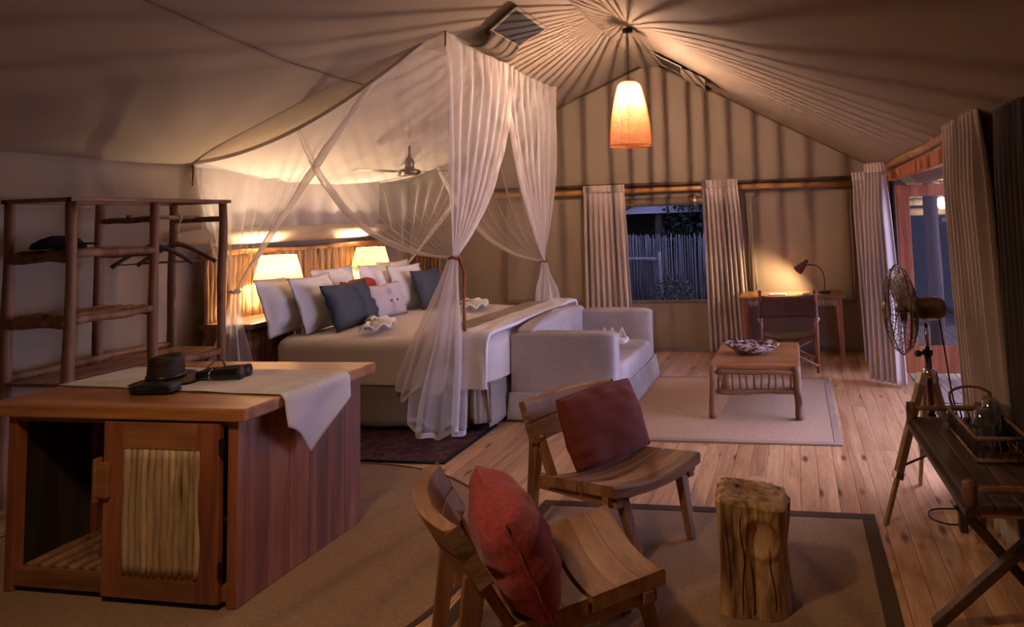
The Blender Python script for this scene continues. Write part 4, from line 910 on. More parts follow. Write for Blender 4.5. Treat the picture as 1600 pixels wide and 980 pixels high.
# local: x from -0.67 to 0.70, y 0..0.98
X0, X1, YD, HT = -0.66, 0.70, 0.98, 0.875
MB().box(X0-0.12, X1+0.07, -0.04, YD+0.05, HT, HT+0.062).build('top', 'honey', cb, bevel=0.008)
for x, y in ((X0, 0.0), (X1-0.055, 0.0), (X0, YD-0.055)): MB().box(x, x+0.055, y, y+0.055, 0, HT).build('corner_post', 'teak_z', cb, bevel=0.005)
n = 6
for k in range(n):
    y0 = 0.055+(YD-0.055)*k/n; y1 = 0.055+(YD-0.055)*(k+1)/n
    MB().box(X1-0.03, X1-0.004, y0+0.0008, y1-0.0008, 0.0, HT).build('side_board', 'teak_z', cb, bevel=0.0015)
for k in range(8):
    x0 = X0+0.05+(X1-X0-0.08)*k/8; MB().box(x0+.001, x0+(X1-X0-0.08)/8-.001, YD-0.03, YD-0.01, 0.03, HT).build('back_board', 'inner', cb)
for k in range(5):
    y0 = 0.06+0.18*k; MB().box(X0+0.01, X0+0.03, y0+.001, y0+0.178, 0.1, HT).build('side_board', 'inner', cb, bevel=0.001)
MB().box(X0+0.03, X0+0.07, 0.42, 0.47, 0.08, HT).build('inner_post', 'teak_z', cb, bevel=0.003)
MB().box(X0+0.055, X1-0.055, 0.0, 0.045, 0.03, 0.11).build('bottom_rail', 'teak', cb, bevel=0.004)
MB().box(X0+0.055, X1-0.055, 0.0, 0.04, HT-0.03, HT).build('top_rail', 'teak', cb, bevel=0.003)
for k in range(7): MB().pole((X0+0.09+0.085*k, 0.05, 0.10), (X0+0.09+0.085*k, YD-0.05, 0.10), 0.026, n=8, seg=5, bend=.006).build('shelf_pole', 'pole', cb, smooth=True)
DX0, DX1 = -0.035, 0.625
dd = MB().box(DX0, DX0+0.115, -0.03, 0.0, 0.03, HT-0.012).build('door', 'teak_z', cb, bevel=0.003)
MB().box(DX1-0.125, DX1, -0.03, 0.0, 0.03, HT-0.012).build('stile', 'teak_z', dd, bevel=0.003)
MB().box(DX0+0.115, DX1-0.125, -0.03, 0.0, HT-0.14, HT-0.012).build('frame_rail', 'teak', dd, bevel=0.003)
MB().box(DX0+0.115, DX1-0.125, -0.03, 0.0, 0.03, 0.15).build('frame_rail', 'teak', dd, bevel=0.003)
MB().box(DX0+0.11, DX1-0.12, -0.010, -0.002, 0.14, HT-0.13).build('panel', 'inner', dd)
x = DX0+0.118
while x < DX1-0.135:
    r = random.uniform(0.0165, 0.0205)
    MB().pole((x+r, -0.020, 0.145), (x+r, -0.020, HT-0.142), r, r*0.92, n=9, seg=12, bend=0.007, wob=.25).build('door_pole', 'lathpole', dd, smooth=True); x += 2*r-0.001
MB().box(DX0-0.016, DX0+0.05, -0.052, -0.03, 0.50, 0.67).box(DX0-0.03, DX0-0.008, -0.062, -0.022, 0.48, 0.69).build('handle', 'teak', dd, bevel=0.005)
for z in (0.15, 0.72): MB().box(DX1+0.001, DX1+0.014, -0.034, -0.01, z, z+0.07).build('hinge', 'black', cb)
CT = HT+0.0755
# linen runner: lies on the top and falls over the right end
rn = thing('table_runner', 'lilac-grey linen cloth lying across the cupboard top and hanging over its right end', 'cloth', (-3.38, 3.4, CT))
def runner(u, v):
    # u along x (left->right incl. drop), v across y
    xa, xb = X0-0.115-3.38, X1+0.075-3.38
    y0 = 3.36-0.15*u*1.0; y1 = 3.83-0.08*u
    L = xb-xa; drop = 0.10+0.19*sm(0, 0.62, v)*sm(1.12, 0.60, v)+0.03*v*(1-v)
    drop = 0.13+0.22*(1-abs(v-0.42)/0.58)*(1 if v > .42 else (0.45+0.55*v/0.42)) if True else 0
    s = u*(L+drop); y = y0+(y1-y0)*v
    wr = 0.0035*noise.noise(Vector((u*9, v*6, 1)))+0.003
    if s <= L-0.01: return (xa+s, y+0.01*noise.noise(Vector((u*6, 3, 3))), CT+0.004+wr)
    q = s-(L-0.01); r = 0.014
    if q < r*pi/2: a = q/r; return (xb-0.01+r*sin(a), y, CT+0.004+wr-r*(1-cos(a)))
    d = q-r*pi/2
    return (xb+0.006+0.02*sin(v*7+d*6)*min(1, d*8)+0.012, y+(v-.5)*(-0.25)*d, CT+0.004-r-d)
MB().grid(runner, 90, 40).build('cloth', 'runner', rn, smooth=True, world=True, solid=0.003)
# hat, binoculars and a flat black case on the cloth
ht = thing('brown_hat', 'brown leather brimmed hat lying on the linen cloth', 'hat', (-3.50, 3.42, CT+0.011), radians(15))
MB().grid(lambda u, v: (cos(2*pi*u)*(0.088-0.012*v)*(1 if v < .8 else 1-(v-.8)*4.9), sin(2*pi*u)*(0.105-0.012*v)*(1 if v < .8 else 1-(v-.8)*4.9), 0.025+0.13*min(v/.8, 1)-0.022*(cos(2*pi*u)**2)*sm(.6, 1, v)-0.03*sm(.85, 1, v)), 36, 24, True).build('crown', 'hatm', ht, smooth=True)
MB().grid(lambda u, v: (cos(2*pi*u)*(0.086+0.085*v), sin(2*pi*u)*(0.104+0.075*v), 0.026-0.018*v+0.028*v*abs(sin(2*pi*u))**3), 40, 6, True).build('brim', 'hatm', ht, smooth=True, solid=0.004)
MB().grid(lambda u, v: (cos(2*pi*u)*0.090, sin(2*pi*u)*0.107, 0.028+0.022*v), 36, 1, True).build('band', 'black', ht, smooth=True, solid=0.003)
bk = thing('binoculars', 'black binoculars lying beside the hat on the cloth', 'binoculars', (-3.27, 3.54, CT+0.04), radians(14))
for s in (-1, 1):
    MB().tube([(-0.10, s*0.035, 0.0), (-0.085, s*0.035, 0.0), (-0.08, s*0.035, 0.0), (0.0, s*0.037, 0.0), (0.02, s*0.037, 0), (0.13, s*0.037, 0.0), (0.135, s*0.037, 0), (0.15, s*0.037, 0)], [0.020, 0.020, 0.025, 0.028, 0.033, 0.036, 0.039, 0.039], 18).build('barrel', 'black', bk, smooth=True)
    MB().tube([(-0.022, s*0.036, 0.0), (-0.016, s*0.036, 0.0)], 0.031, 18).build('ring', 'chrome', bk, smooth=True)
MB().box(-0.05, 0.05, -0.02, 0.02, -0.012, 0.018).build('bridge', 'black', bk, bevel=0.006)
MB().tube([(0.06, 0, 0.0), (-0.06, 0, 0)], 0.012, 10).build('focus_wheel', 'chrome', bk, smooth=True)
MB().grid(lambda u, v: (-0.10+0.12*u, 0.06+(v-.5)*0.02+0.03*sin(u*4), 0.02+0.045*sin(pi*u)), 20, 2).build('strap', 'leather', bk, smooth=True, solid=0.003)
cs = thing('black_case', 'flat round-ended black case in front of the hat', 'case', (-3.375, 3.235, CT+0.011), radians(8))
rbox(0.115, 0.05, 0, 0.04, 0.012, 0, 0, 0.001).build('body', 'black', cs, smooth=True)
MB().tube([(-0.06, -0.052, 0.026), (0.0, -0.053, 0.026)], 0.002, 6).build('clasp', 'chrome', cs)

# ------------------------------------------------------------------ rugs
def rug(name, label, x0, x1, y0, y1, mat, bmat, bw, z=0.012):
    t = thing(name, label, 'rug', ((x0+x1)/2, (y0+y1)/2, 0.0)); hx, hy = (x1-x0)/2, (y1-y0)/2
    MB().box(-hx+bw, hx-bw, -hy+bw, hy-bw, 0.001, z).build('pile', mat, t)
    for a in ((-hx, hx, -hy, -hy+bw), (-hx, hx, hy-bw, hy), (-hx, -hx+bw, -hy+bw, hy-bw), (hx-bw, hx, -hy+bw, hy-bw)):
        MB().box(a[0], a[1], a[2], a[3], 0.001, z+0.003).build('binding', bmat, t, bevel=0.003)
    return t
rug('jute_rug', 'dark-bound brown jute rug under the two lounge chairs and the stump', -1.66, 0.37, 1.2, 4.42, 'rug', 'rugb', 0.075)
rug('pale_jute_rug', 'pale jute rug under the coffee table beside the sofa', -1.80, 0.27, 5.66, 7.86, 'rug_far', 'rugb_far', 0.06)
pr = rug('persian_rug', 'dark red patterned wool rug in front of the bed', -4.2, -2.66, 5.0, 5.98, 'persian', 'blackcloth', 0.03, 0.01)
for x_, r_, m_ in ((-0.36, 0.15, 'red'), (0.1, 0.15, 'red')):
    for rr, mm in ((0.20, 'blackcloth'), (0.15, 'persian')):
        pass
rr_ = thing('round_jute_rug', 'round brown jute rug under the cupboard', 'rug', (-3.25, 3.42, 0))
MB().lathe([(0.001, 0.011), (1.515, 0.011)], 90).lathe([(1.515, 0.001), (1.515, 0.011)], 90).build('pile', 'rug', rr_)
MB().lathe([(1.515, 0.001), (1.515, 0.013), (1.535, 0.012), (1.54, 0.001)], 90).build('binding', 'rugb', rr_, smooth=True)
for o in (cb,): o.location.z = 0.013

# ------------------------------------------------------------------ lounge chairs
def lounge_chair(label, loc, rz, group=None):
    # local: +x forward, y across; front edge at x=0.27
    t = thing('lounge_chair', label, 'chair', loc, rz)
    def seat(xa, xb, name):
        def f(u, v, top):
            x = xa+(xb-xa)*u; y = -0.335+0.67*v; q = (v*2-1)
            z = 0.355+0.10*(x+0.30)/0.57*0.7-0.045*(1-q*q)+ (0.0 if top else -(0.054+0.004*q*q))
            if u > .93 and xb > .2 and top: z -= 0.010*((u-.93)/.07)**2
            return (x, y, z)
        mb = MB(); nu, nv = 10, 18
        mb.grid(lambda u, v: f(u, v, True), nu, nv); mb.grid(lambda u, v: f(u, v, False), nu, nv)
        k2 = (nu+1)*(nv+1)
        for i in range(nu):
            for j in (0, nv): a = j*(nu+1)+i; mb.f.append((a, a+1, a+1+k2, a+k2))
        for j in range(nv):
            for i in (0, nu): a = j*(nu+1)+i; mb.f.append((a, a+nu+1, a+nu+1+k2, a+k2))
        return mb.build(name, 'chair', t, smooth=False, bevel=0.0012, seg=1)
    # glued boards of the seat: each a board running across the chair
    xs_ = [-0.30, -0.215, -0.125, -0.115+0.008, -0.02, 0.075, 0.17, 0.27]
    segs = [(-0.30, -0.2155), (-0.2145, -0.1205), (-0.1195, -0.035), (-0.019, 0.0745), (0.0755, 0.1695), (0.1705, 0.27)]
    for a, b in segs: seat(a, b, 'seat_board')
    # curved back of two stacked boards
    for k, (z0, z1) in enumerate(((0.515, 0.618), (0.622, 0.725))):
        def fb(u, v, side):
            q = 2*u-1; z = z0+(z1-z0)*v
            x = -0.36-0.16*(z-0.45)/0.3-0.075*(1-q*q)+side*0.030
            return (x, q*0.345, z)
        mb = MB(); nu, nv = 22, 1
        mb.grid(lambda u, v: fb(u, v, -1), nu, nv); mb.grid(lambda u, v: fb(u, v, 1), nu, nv); k2 = (nu+1)*(nv+1)
        for i in range(nu):
            for j in (0, nv): a = j*(nu+1)+i; mb.f.append((a, a+1, a+1+k2, a+k2))
        for j in range(nv):
            for i in (0, nu): a = j*(nu+1)+i; mb.f.append((a, a+nu+1, a+nu+1+k2, a+k2))
        o = mb.build('back_board', 'chair', t, bevel=0.005)
        if k == 1: pass
    for s in (-1, 1):
        # end-grain blocks at the tips of the back
        for k in range(4):
            z0 = 0.517+0.052*k; z1 = z0+0.0512
            MB().bar((-0.36-0.16*(z0-0.45)/0.3, s*0.3475, z0), (-0.36-0.16*(z1-0.45)/0.3, s*0.3475, z1), 0.053, 0.004, up=(0, 1, 0)).build('end_block', 'endgrain', t)
        MB().bar((-0.285, s*0.285, 0.30), (-0.425, s*0.285, 0.545), 0.052, 0.034, up=(1, 0, 0)).build('back_post', 'chair_z', t, bevel=0.004)
        MB().bar((-0.425, s*0.30, 0.545), (-0.50, s*0.30, 0.0), 0.050, 0.078, up=(1, 0, 0), w2=0.042, h2=0.052).build('leg', 'chair_z', t, bevel=0.004)
        MB().bar((-0.43, s*0.28, 0.285), (0.245, s*0.28, 0.335), 0.046, 0.075, up=(0, 0, 1)).build('side_rail', 'chair', t, bevel=0.004)
        MB().bar((0.195, s*0.235, 0.375), (0.30, s*0.20, 0.0), 0.058, 0.058, up=(1, 0, 0), w2=0.040, h2=0.040).build('leg', 'chair_z', t, bevel=0.004)
    MB().bar((0.20, -0.34, 0.335), (0.20, 0.34, 0.335), 0.045, 0.045).build('front_rail', 'chair', t, bevel=0.004)
    MB().bar((-0.24, -0.29, 0.29), (-0.24, 0.29, 0.29), 0.04, 0.04).build('rear_rail', 'chair', t, bevel=0.004)
    return t
ch1 = lounge_chair('low teak lounge chair with a rust cushion, facing the stump, farther one', (-1.01, 3.985, 0.014), radians(-33))
ch2 = lounge_chair('low teak lounge chair with a crimson cushion, nearest the camera', (-0.975, 2.895, 0.014), radians(34)); ch2.scale = (1.02,)*3
def on_chair(ch, x, y, z):
    return ch.matrix_basis @ Vector((x, y, z))
def place(chair, label, mat, w_, h_, th, x, y, z, lean, yaw, roll, seed):
    a = chair.rotation_euler.z
    p = Matrix.Translation(chair.location) @ Matrix.Rotation(a, 4, 'Z') @ (Vector((x, y, z))*chair.scale.x)
    return pillow('chair_cushion', label, 'cushion', w_, h_, th, mat, p, a+pi/2+yaw, lean, 0.0, roll=roll, seed=seed, n=30, seam=True, ears=-0.05)
place(ch1, 'dark rust square cushion leaning on the farther lounge chair', 'rust', 0.60, 0.43, 0.17, -0.17, 0.08, 0.36, -0.42, -0.02, -0.04, 12)
place(ch2, 'crimson puffy cushion leaning on the nearest lounge chair', 'crimson', 0.68, 0.43, 0.26, -0.17, -0.08, 0.35, -0.42, 0.0, 0.0, 14)

# stump
st = thing('tree_stump', 'rough golden tree stump used as a side table on the jute rug', 'stump', (-0.265, 3.42, 0.014))
def stf(u, v):
    a = 2*pi*u; p = 5; c, s = cos(a), sin(a); k = (abs(c)**p+abs(s)**p)**(-1/p)
    z = 0.47*v
    r = 0.176*k*(1-0.10*sin(pi*min(1, v*1.1)))*(1+0.10*noise.noise(Vector((c*1.6, s*1.6, z*2.2+3)))+0.05*noise.noise(Vector((c*5, s*5, z*3))))
    dx, dz = a-radians(285), z-0.34
    r -= 0.02*math.exp(-((dx*0.17/0.055)**2+(dz/0.075)**2)) - 0.012*math.exp(-(((dx*0.17)**2+dz**2)**.5-0.085)**2/0.0003)
    r -= 0.010*sm(.5, 1, abs(noise.noise(Vector((c*4+9, s*4, z*0.8)))*3))
    return (c*r*0.95, s*r*0.95, z*(1-0.05*c*v))
sm_ = MB().grid(stf, 96, 60, True)
topring = [Vector(stf(i/96, 1.0)) for i in range(96)]
ct_ = sum(topring, Vector())/96
for q in range(1, 7):
    pass
def stop(u, v):
    p = Vector(stf(u, 1.0)); c = p.lerp(ct_, v); e = 0.014*sin(min(1, v*5)*pi/2)
    x, y = c.x, c.y
    crack = -0.035*math.exp(-((y-0.06-0.03*sin(x*14))/0.012)**2)*(1 if x < 0.03 else 0)*(1 if v > .02 else 0)
    return (x, y, c.z+e+0.006*noise.noise(Vector((x*14, y*14, 3)))+crack)
sm_.grid(stop, 96, 24, True)
sm_.build('body', 'stump', st, smooth=True)
def crack_pts(a, z0, z1, sd):
    out = []
    for i in range(9):
        z = z0+(z1-z0)*i/8; aa = a+0.08*noise.noise(Vector((sd, z*6, 0))); q = Vector(stf((aa % (2*pi))/(2*pi), z/0.47)); out.append(q*1.0)
    return out
for k, (a, z0, z1) in enumerate(((255, 0.01, 0.44), (270, 0.02, 0.24), (300, 0.03, 0.30), (235, 0.1, 0.40))):
    MB().tube(crack_pts(radians(a), z0, z1, k*7), [0.001]+[0.0035]*7+[0.001], 5).build('crack', 'inner', st, smooth=True)

# ------------------------------------------------------------------ coffee table
cf_ = thing('coffee_table', 'slatted wooden coffee table with spindle ends on the pale rug', 'table', (-0.42, 6.84, 0.014))
cw, cl, chh = 0.385, 0.56, 0.455
for k in range(24):
    y0 = -cl+2*cl*k/24; MB().box(-cw, cw, y0+0.0035, y0+2*cl/24-0.0035, chh-0.03, chh).build('slat', 'honey', cf_, bevel=0.003)
for s in (-1, 1):
    for r in (-1, 1): MB().pole((s*(cw-0.01)*1.0, r*(cl-0.02), 0), (s*(cw-0.03), r*(cl-0.02), chh-0.005), 0.038, 0.034, n=12, seg=9, bend=.008).build('leg', 'pole', cf_, smooth=True)
    MB().pole((-cw+0.03, s*(cl-0.02), chh-0.055), (cw-0.03, s*(cl-0.02), chh-0.055), 0.026, n=9).build('rail', 'pole_x', cf_, smooth=True)
    MB().pole((-cw+0.03, s*(cl-0.02), 0.235), (cw-0.03, s*(cl-0.02), 0.235), 0.024, n=9).build('rail', 'pole_x', cf_, smooth=True)
    for k in range(11):
        x = -cw+0.075+(2*cw-0.15)*k/10
        MB().pole((x, s*(cl-0.02), 0.24), (x+random.uniform(-.006, .006), s*(cl-0.02), chh-0.06), 0.0105, n=7, seg=4, bend=.004).build('spindle', 'pole', cf_, smooth=True)
    MB().pole((s*(cw-0.03), -cl+.03, 0.235), (s*(cw-0.03), cl-.03, 0.235), 0.022, n=8).build('rail', 'pole', cf_, smooth=True)
    MB().pole((s*(cw-0.03), -cl+.03, chh-.06), (s*(cw-0.03), cl-.03, chh-.06), 0.024, n=8).build('rail', 'pole', cf_, smooth=True)
bw = thing('driftwood_bowl', 'glossy brown and cream driftwood bowl on the coffee table', 'bowl', (-0.46, 6.80, 0.014+chh), radians(6))
def bowlf(u, v):
    a = 2*pi*u; r = 0.06+0.17*v**0.8; r *= 1+0.16*noise.noise(Vector((cos(a)*1.4+5, sin(a)*1.4, v*1.2)))*v
    return (cos(a)*r*1.12, sin(a)*r*0.75, 0.002+0.095*v**1.5+0.03*v*noise.noise(Vector((cos(a)*2.4, sin(a)*2.4, 4))))
MB().grid(bowlf, 60, 14, True).lathe([(0.001, 0.004), (0.062, 0.004)], 30).build('bowl', 'marble', bw, smooth=True, solid=0.012)
for k in range(5):
    a = random.uniform(0, 6.28); o = MB().lathe([(0.001, 0.0), (0.03, 0.008), (0.042, 0.03), (0.03, 0.052), (0.001, 0.06)], 12, flat=0.8).build('river_stone', 'marble', None, smooth=True, loc=(-0.46+0.11*cos(2*pi*k/5), 6.80+0.06*sin(2*pi*k/5), 0.014+chh+0.022)); tag(o, ''+('leftmost','second from left','middle','second from right','rightmost')[(3, 4, 1, 0, 2)[k]]+' small mottled brown piece of wood lying in the bowl', 'ornament', 'pieces of wood in the bowl')

# ------------------------------------------------------------------ desk, lamp, director chair
dk_ = thing('writing_desk', 'wooden writing desk with a lath-trimmed apron below the closed window flap', 'desk', (-0.10, 8.88, 0))
dx, dy, dz = 0.62, 0.30, 0.79
MB().box(-dx, dx, -dy, dy, dz-0.028, dz).build('top', 'teak', dk_, bevel=0.004)
MB().box(-dx+0.04, dx-0.04, -dy+0.035, -dy+0.055, dz-0.12, dz-0.028).build('apron', 'inner', dk_)
k = 0; x = -dx+0.05
while x < dx-0.05:
    MB().pole((x, -dy+0.028, dz-0.118), (x, -dy+0.028, dz-0.030), 0.0125, n=7, seg=2, bend=0.0).build('lath', 'lathpole', dk_, smooth=True); x += 0.0262
for sx_ in (-1, 1):
    for sy in (-1, 1):
        MB().bar((sx_*(dx-0.07), sy*(dy-0.05), dz-0.03), (sx_*(dx-0.05), sy*(dy-0.04), 0.0), 0.075, 0.075, up=(1, 0, 0), w2=0.045, h2=0.045).build('leg', 'teak_z', dk_, bevel=0.004)
dl = thing('desk_lamp', 'small dark gooseneck desk lamp shining on the desk', 'lamp', (0.30, 8.90, dz))
MB().lathe([(0.001, 0), (0.075, 0), (0.07, 0.018), (0.015, 0.028), (0.001, 0.03)], 24).build('base', 'black', dl, smooth=True)
neck = [(0.0, 0, 0.02), (0.01, 0, 0.12), (-0.005, 0, 0.24), (-0.06, -0.01, 0.32), (-0.15, -0.02, 0.345), (-0.215, -0.03, 0.335)]
def smooth_path(p, n=5):
    p = [Vector(q) for q in p]; out = []
    for i in range(len(p)-1):
        a = p[max(i-1, 0)]; b = p[i]; c = p[i+1]; d = p[min(i+2, len(p)-1)]
        for k in range(n):
            t = k/n; out.append(0.5*((2*b)+(c-a)*t+(2*a-5*b+4*c-d)*t*t+(3*b-a-3*c+d)*t**3))
    return out+[p[-1]]
MB().tube(smooth_path(neck), 0.008, 8).build('gooseneck', 'black', dl, smooth=True)
hd = Vector((-0.225, -0.03, 0.36)); dn = Vector((-0.66, 0.30, -0.69)).normalized()
u_ = dn.cross(Vector((0, 1, 0))).normalized(); v_ = dn.cross(u_)
mb = MB()
def headf(u, v):
    a = 2*pi*u; tt = [(-0.065, 0.010), (-0.06, 0.022), (0.0, 0.028), (0.03, 0.040), (0.12, 0.062)]; q = v*4; i = min(3, int(q)); f_ = q-i
    z = tt[i][0]+(tt[i+1][0]-tt[i][0])*f_; r = tt[i][1]+(tt[i+1][1]-tt[i][1])*f_
    return hd+dn*z+u_*cos(a)*r+v_*sin(a)*r
mb.grid(headf, 24, 12, True); mb.build('lamp_shade', 'leather', dl, smooth=True, solid=0.003)
MB().tube([hd+dn*0.03, hd+dn*0.05, hd+dn*0.085, hd+dn*0.10], [0.012, 0.022, 0.022, 0.006], 12).build('bulb', 'bulb', dl, smooth=True)
ld = bpy.data.lights.new('desk_lamp_light', 'SPOT'); ld.energy = 15; ld.color = (1.0, 0.66, 0.36); ld.spot_size = radians(150); ld.spot_blend = 0.7; ld.shadow_soft_size = 0.02
lo = bpy.data.objects.new('desk_lamp_light', ld); COL.objects.link(lo); lo.location = Vector(dl.location)+hd+dn*0.11; lo.rotation_mode = 'QUATERNION'; lo.rotation_quaternion = dn.to_track_quat('-Z', 'Y')
bo = thing('open_book', 'pale open booklet lying on the desk under the lamp', 'book', (0.12, 8.72, dz), radians(8))
for s in (-1, 1): MB().grid(lambda u, v: (s*0.11*u, -0.08+0.16*v, 0.004+0.014*sin(pi*min(1, u*1.1+.05))), 8, 2).build('page', 'book', bo, smooth=True, solid=0.004)
bo2 = thing('notepad', 'small white notepad on the left half of the desk', 'notepad', (-0.26, 8.78, dz), radians(-4)); MB().box(-0.10, 0.10, -0.07, 0.07, 0, 0.012).build('pages', 'book', bo2, bevel=0.002)

dc = thing('folding_chair', 'folding safari chair with brown leather back and seat in front of the desk', 'chair', (-0.14, 8.22, 0), radians(2))
fw = 0.30
for s in (-1, 1):
    MB().tube([(s*fw, -0.18, 0.02), (s*(fw+0.005), -0.20, 0.4), (s*fw, -0.26, 0.90)], [0.018, 0.020, 0.017], 10).build('back_post', 'teak_z', dc, smooth=True)
    MB().lathe([(0.001, 0), (0.022, 0.005), (0.024, 0.02), (0.012, 0.035), (0.001, 0.04)], 10, (s*fw, -0.262, 0.90)).build('finial', 'teak_z', dc, smooth=True)
    MB().tube([(s*fw, 0.22, 0.02), (s*fw, 0.22, 0.62)], 0.018, 10).build('leg', 'teak_z', dc, smooth=True)
    MB().bar((s*fw, -0.24, 0.635), (s*fw, 0.26, 0.625), 0.045, 0.02).build('armrest', 'leather', dc, bevel=0.004)
    MB().tube([(s*fw, -0.20, 0.42), (s*fw, 0.23, 0.42)], 0.016, 8).build('seat_rail', 'teak_z', dc, smooth=True)
    MB().tube([(s*fw, -0.20, 0.10), (s*fw, 0.23, 0.10)], 0.012, 8).build('side_rail', 'teak_z', dc, smooth=True)
for y_ in (-0.19, 0.21):
    MB().tube([(-fw, y_, 0.10), (fw, y_+0.01, 0.40)], 0.014, 8).build('cross_bar', 'teak_z', dc, smooth=True)
    MB().tube([(fw, y_-.02, 0.10), (-fw, y_-.01, 0.40)], 0.014, 8).build('cross_bar', 'teak_z', dc, smooth=True)
MB().grid(lambda u, v: ((u*2-1)*(fw+0.01), -0.255+0.03*(1-(u*2-1)**2)-0.02*(v-.5)-0.005, 0.62+0.25*v-0.03*(1-(u*2-1)**2)*v+0.01), 20, 8).build('leather_back', 'leather', dc, smooth=True, solid=0.006)
MB().grid(lambda u, v: ((u*2-1)*(fw), -0.20+0.43*v, 0.43-0.045*(1-(u*2-1)**2)), 20, 8).build('seat', 'leather', dc, smooth=True, solid=0.008)
for s in (-1, 1): MB().tube([(s*(fw-.01), -0.22, 0.66), (s*(fw+.03), -0.23, 0.61), (s*(fw-.01), -0.22, 0.55)], 0.012, 6).build('buckle_strap', 'curtain', dc, smooth=True, label='pale leather strap')

# ------------------------------------------------------------------ tripod fan
fn = thing('tripod_fan', 'standing tripod fan with bronze motor and wooden legs near the doorway', 'fan', (0.74, 4.53, 0))
hub = Vector((-0.005, 0, 0.79))
for k, (fx, fy, w_) in enumerate(((-0.32, -0.22, 0.03), (-0.03, 0.41, 0.03), (0.20, 0.18, 0.03))):
    foot = Vector((fx, fy, 0.0)); top_ = hub+Vector((fx, fy, 0))*0.12
    mid = top_.lerp(foot, 0.68)
    lg = MB().bar(top_, mid, 0.05, 0.034, up=(fy, -fx, 0)).build('leg', 'tripod', fn, bevel=0.003)
    MB().bar(mid-(foot-top_)*0.06, foot, 0.026, 0.022, up=(fy, -fx, 0)).build('extension', 'tripod', lg, bevel=0.002)
    MB().bar(mid-(foot-top_)*0.03, mid+(foot-top_)*0.02, 0.058, 0.042, up=(fy, -fx, 0)).build('clamp', 'chrome', lg, bevel=0.003)
    MB().bar(top_-(foot-top_)*0.02, top_+(foot-top_)*0.06, 0.056, 0.042, up=(fy, -fx, 0)).build('bracket', 'chrome', lg, bevel=0.003)
    MB().tube([(0, 0, 0.34), top_.lerp(foot, 0.62)], 0.007, 6).build('stay', 'bronze', fn)
MB().tube([(0, 0, 0.50), (0, 0, 0.92)], 0.021, 14).build('column', 'bronze', fn, smooth=True)
MB().tube([(0, 0, 0.48), (0, 0, 0.56)], 0.028, 14).build('foot_cap', 'black', fn, smooth=True)
MB().tube([(0, 0, 0.78), (0, 0, 0.83)], 0.036, 14).build('hub', 'chrome', fn, smooth=True)
MB().tube([(0, 0, 0.91), (0, 0, 0.94)], 0.03, 14).tube([(0, 0, 0.925), (-0.05, -0.03, 0.925)], 0.010, 8).tube([(-0.05, -0.03, 0.925), (-0.07, -0.04, 0.925)], 0.02, 10).build('collar_knob', 'black', fn, smooth=True)
MB().tube([(0, 0, 0.92), (0, 0, 1.10)], 0.013, 12).build('upper_column', 'chrome', fn, smooth=True)
fy_ = radians(186)    # direction the fan blows (local xy)
D_ = Vector((cos(fy_), sin(fy_), 0)); S_ = Vector((-D_.y, D_.x, 0)); Z_ = Vector((0, 0, 1)); O_ = Vector((0.02, 0.0, 1.185))
def P_(d, r, a): return O_+D_*d+(S_*cos(a)+Z_*sin(a))*r
mb = MB(); prf = [(-0.10, 0.001), (-0.10, 0.03), (-0.085, 0.056), (-0.05, 0.07), (0.09, 0.07), (0.10, 0.062), (0.102, 0.001)]
mb.grid(lambda u, v: P_(*(lambda q, i: (prf[i][0]+(prf[i+1][0]-prf[i][0])*(q-i), prf[i][1]+(prf[i+1][1]-prf[i][1])*(q-i)))(v*6, min(5, int(v*6))), 2*pi*u), 32, 24, True)
mb.build('motor', 'bronze', fn, smooth=True)
FC = 0.17; FR = 0.265
cage = MB()
def gp(s, r): return FC+s*0.085*sqrt(max(0, 1-(r/FR)**2))*1.0
for s in (-1, 1):
    for r in [0.05, 0.08, 0.11, 0.14, 0.17, 0.20, 0.225, 0.245]:
        cage.tube([P_(gp(s, r), r, 2*pi*i/48) for i in range(49)], 0.0018, 4, False)
    for k in range(36):
        a = 2*pi*k/36; cage.tube([P_(gp(s, 0.05+(FR-0.05)*q/6), 0.05+(FR-0.05)*q/6, a+0.25*q/6*s) for q in range(7)], 0.0018, 4, False)
cage.tube([P_(FC, FR, 2*pi*i/60) for i in range(61)], 0.007, 6, False)
cg = cage.build('cage', 'bronze', fn, smooth=True)
MB().tube([P_(FC+0.088, 0, 0), P_(FC+0.095, 0, 0)], 0.05, 20).build('badge', 'bronze', fn, smooth=True)
MB().tube([P_(0.10, 0, 0), P_(FC+0.02, 0, 0)], 0.022, 14).build('spinner', 'fanmetal', fn, smooth=True)
for k in range(4):
    a0 = 2*pi*k/4+0.5
    MB().grid(lambda u, v: P_(FC-0.02+0.05*(u-.5)+0.01*sin(v*3), 0.02+0.21*v, a0+(u-.5)*(0.5+0.55*sin(v*pi*.9))), 8, 10).build('blade', 'fanmetal', fn, smooth=True, solid=0.003)
cable = smooth_path([P_(-0.06, 0.07, -pi/2), (0.10, 0.02, 0.95), (0.14, 0.02, 0.6), (0.22, 0.0, 0.25), (0.26, -0.02, 0.02), (0.2, 0.02, 0.012), (-0.02, 0.0, 0.012), (-0.06, -0.12, 0.012), (0.04, -0.2, 0.012), (0.2, -0.12, 0.012), (0.34, 0.3, 0.012)], 8)
MB().tube(cable, 0.005, 7).build('power_cable', 'cable', fn, smooth=True, label='black power cable')

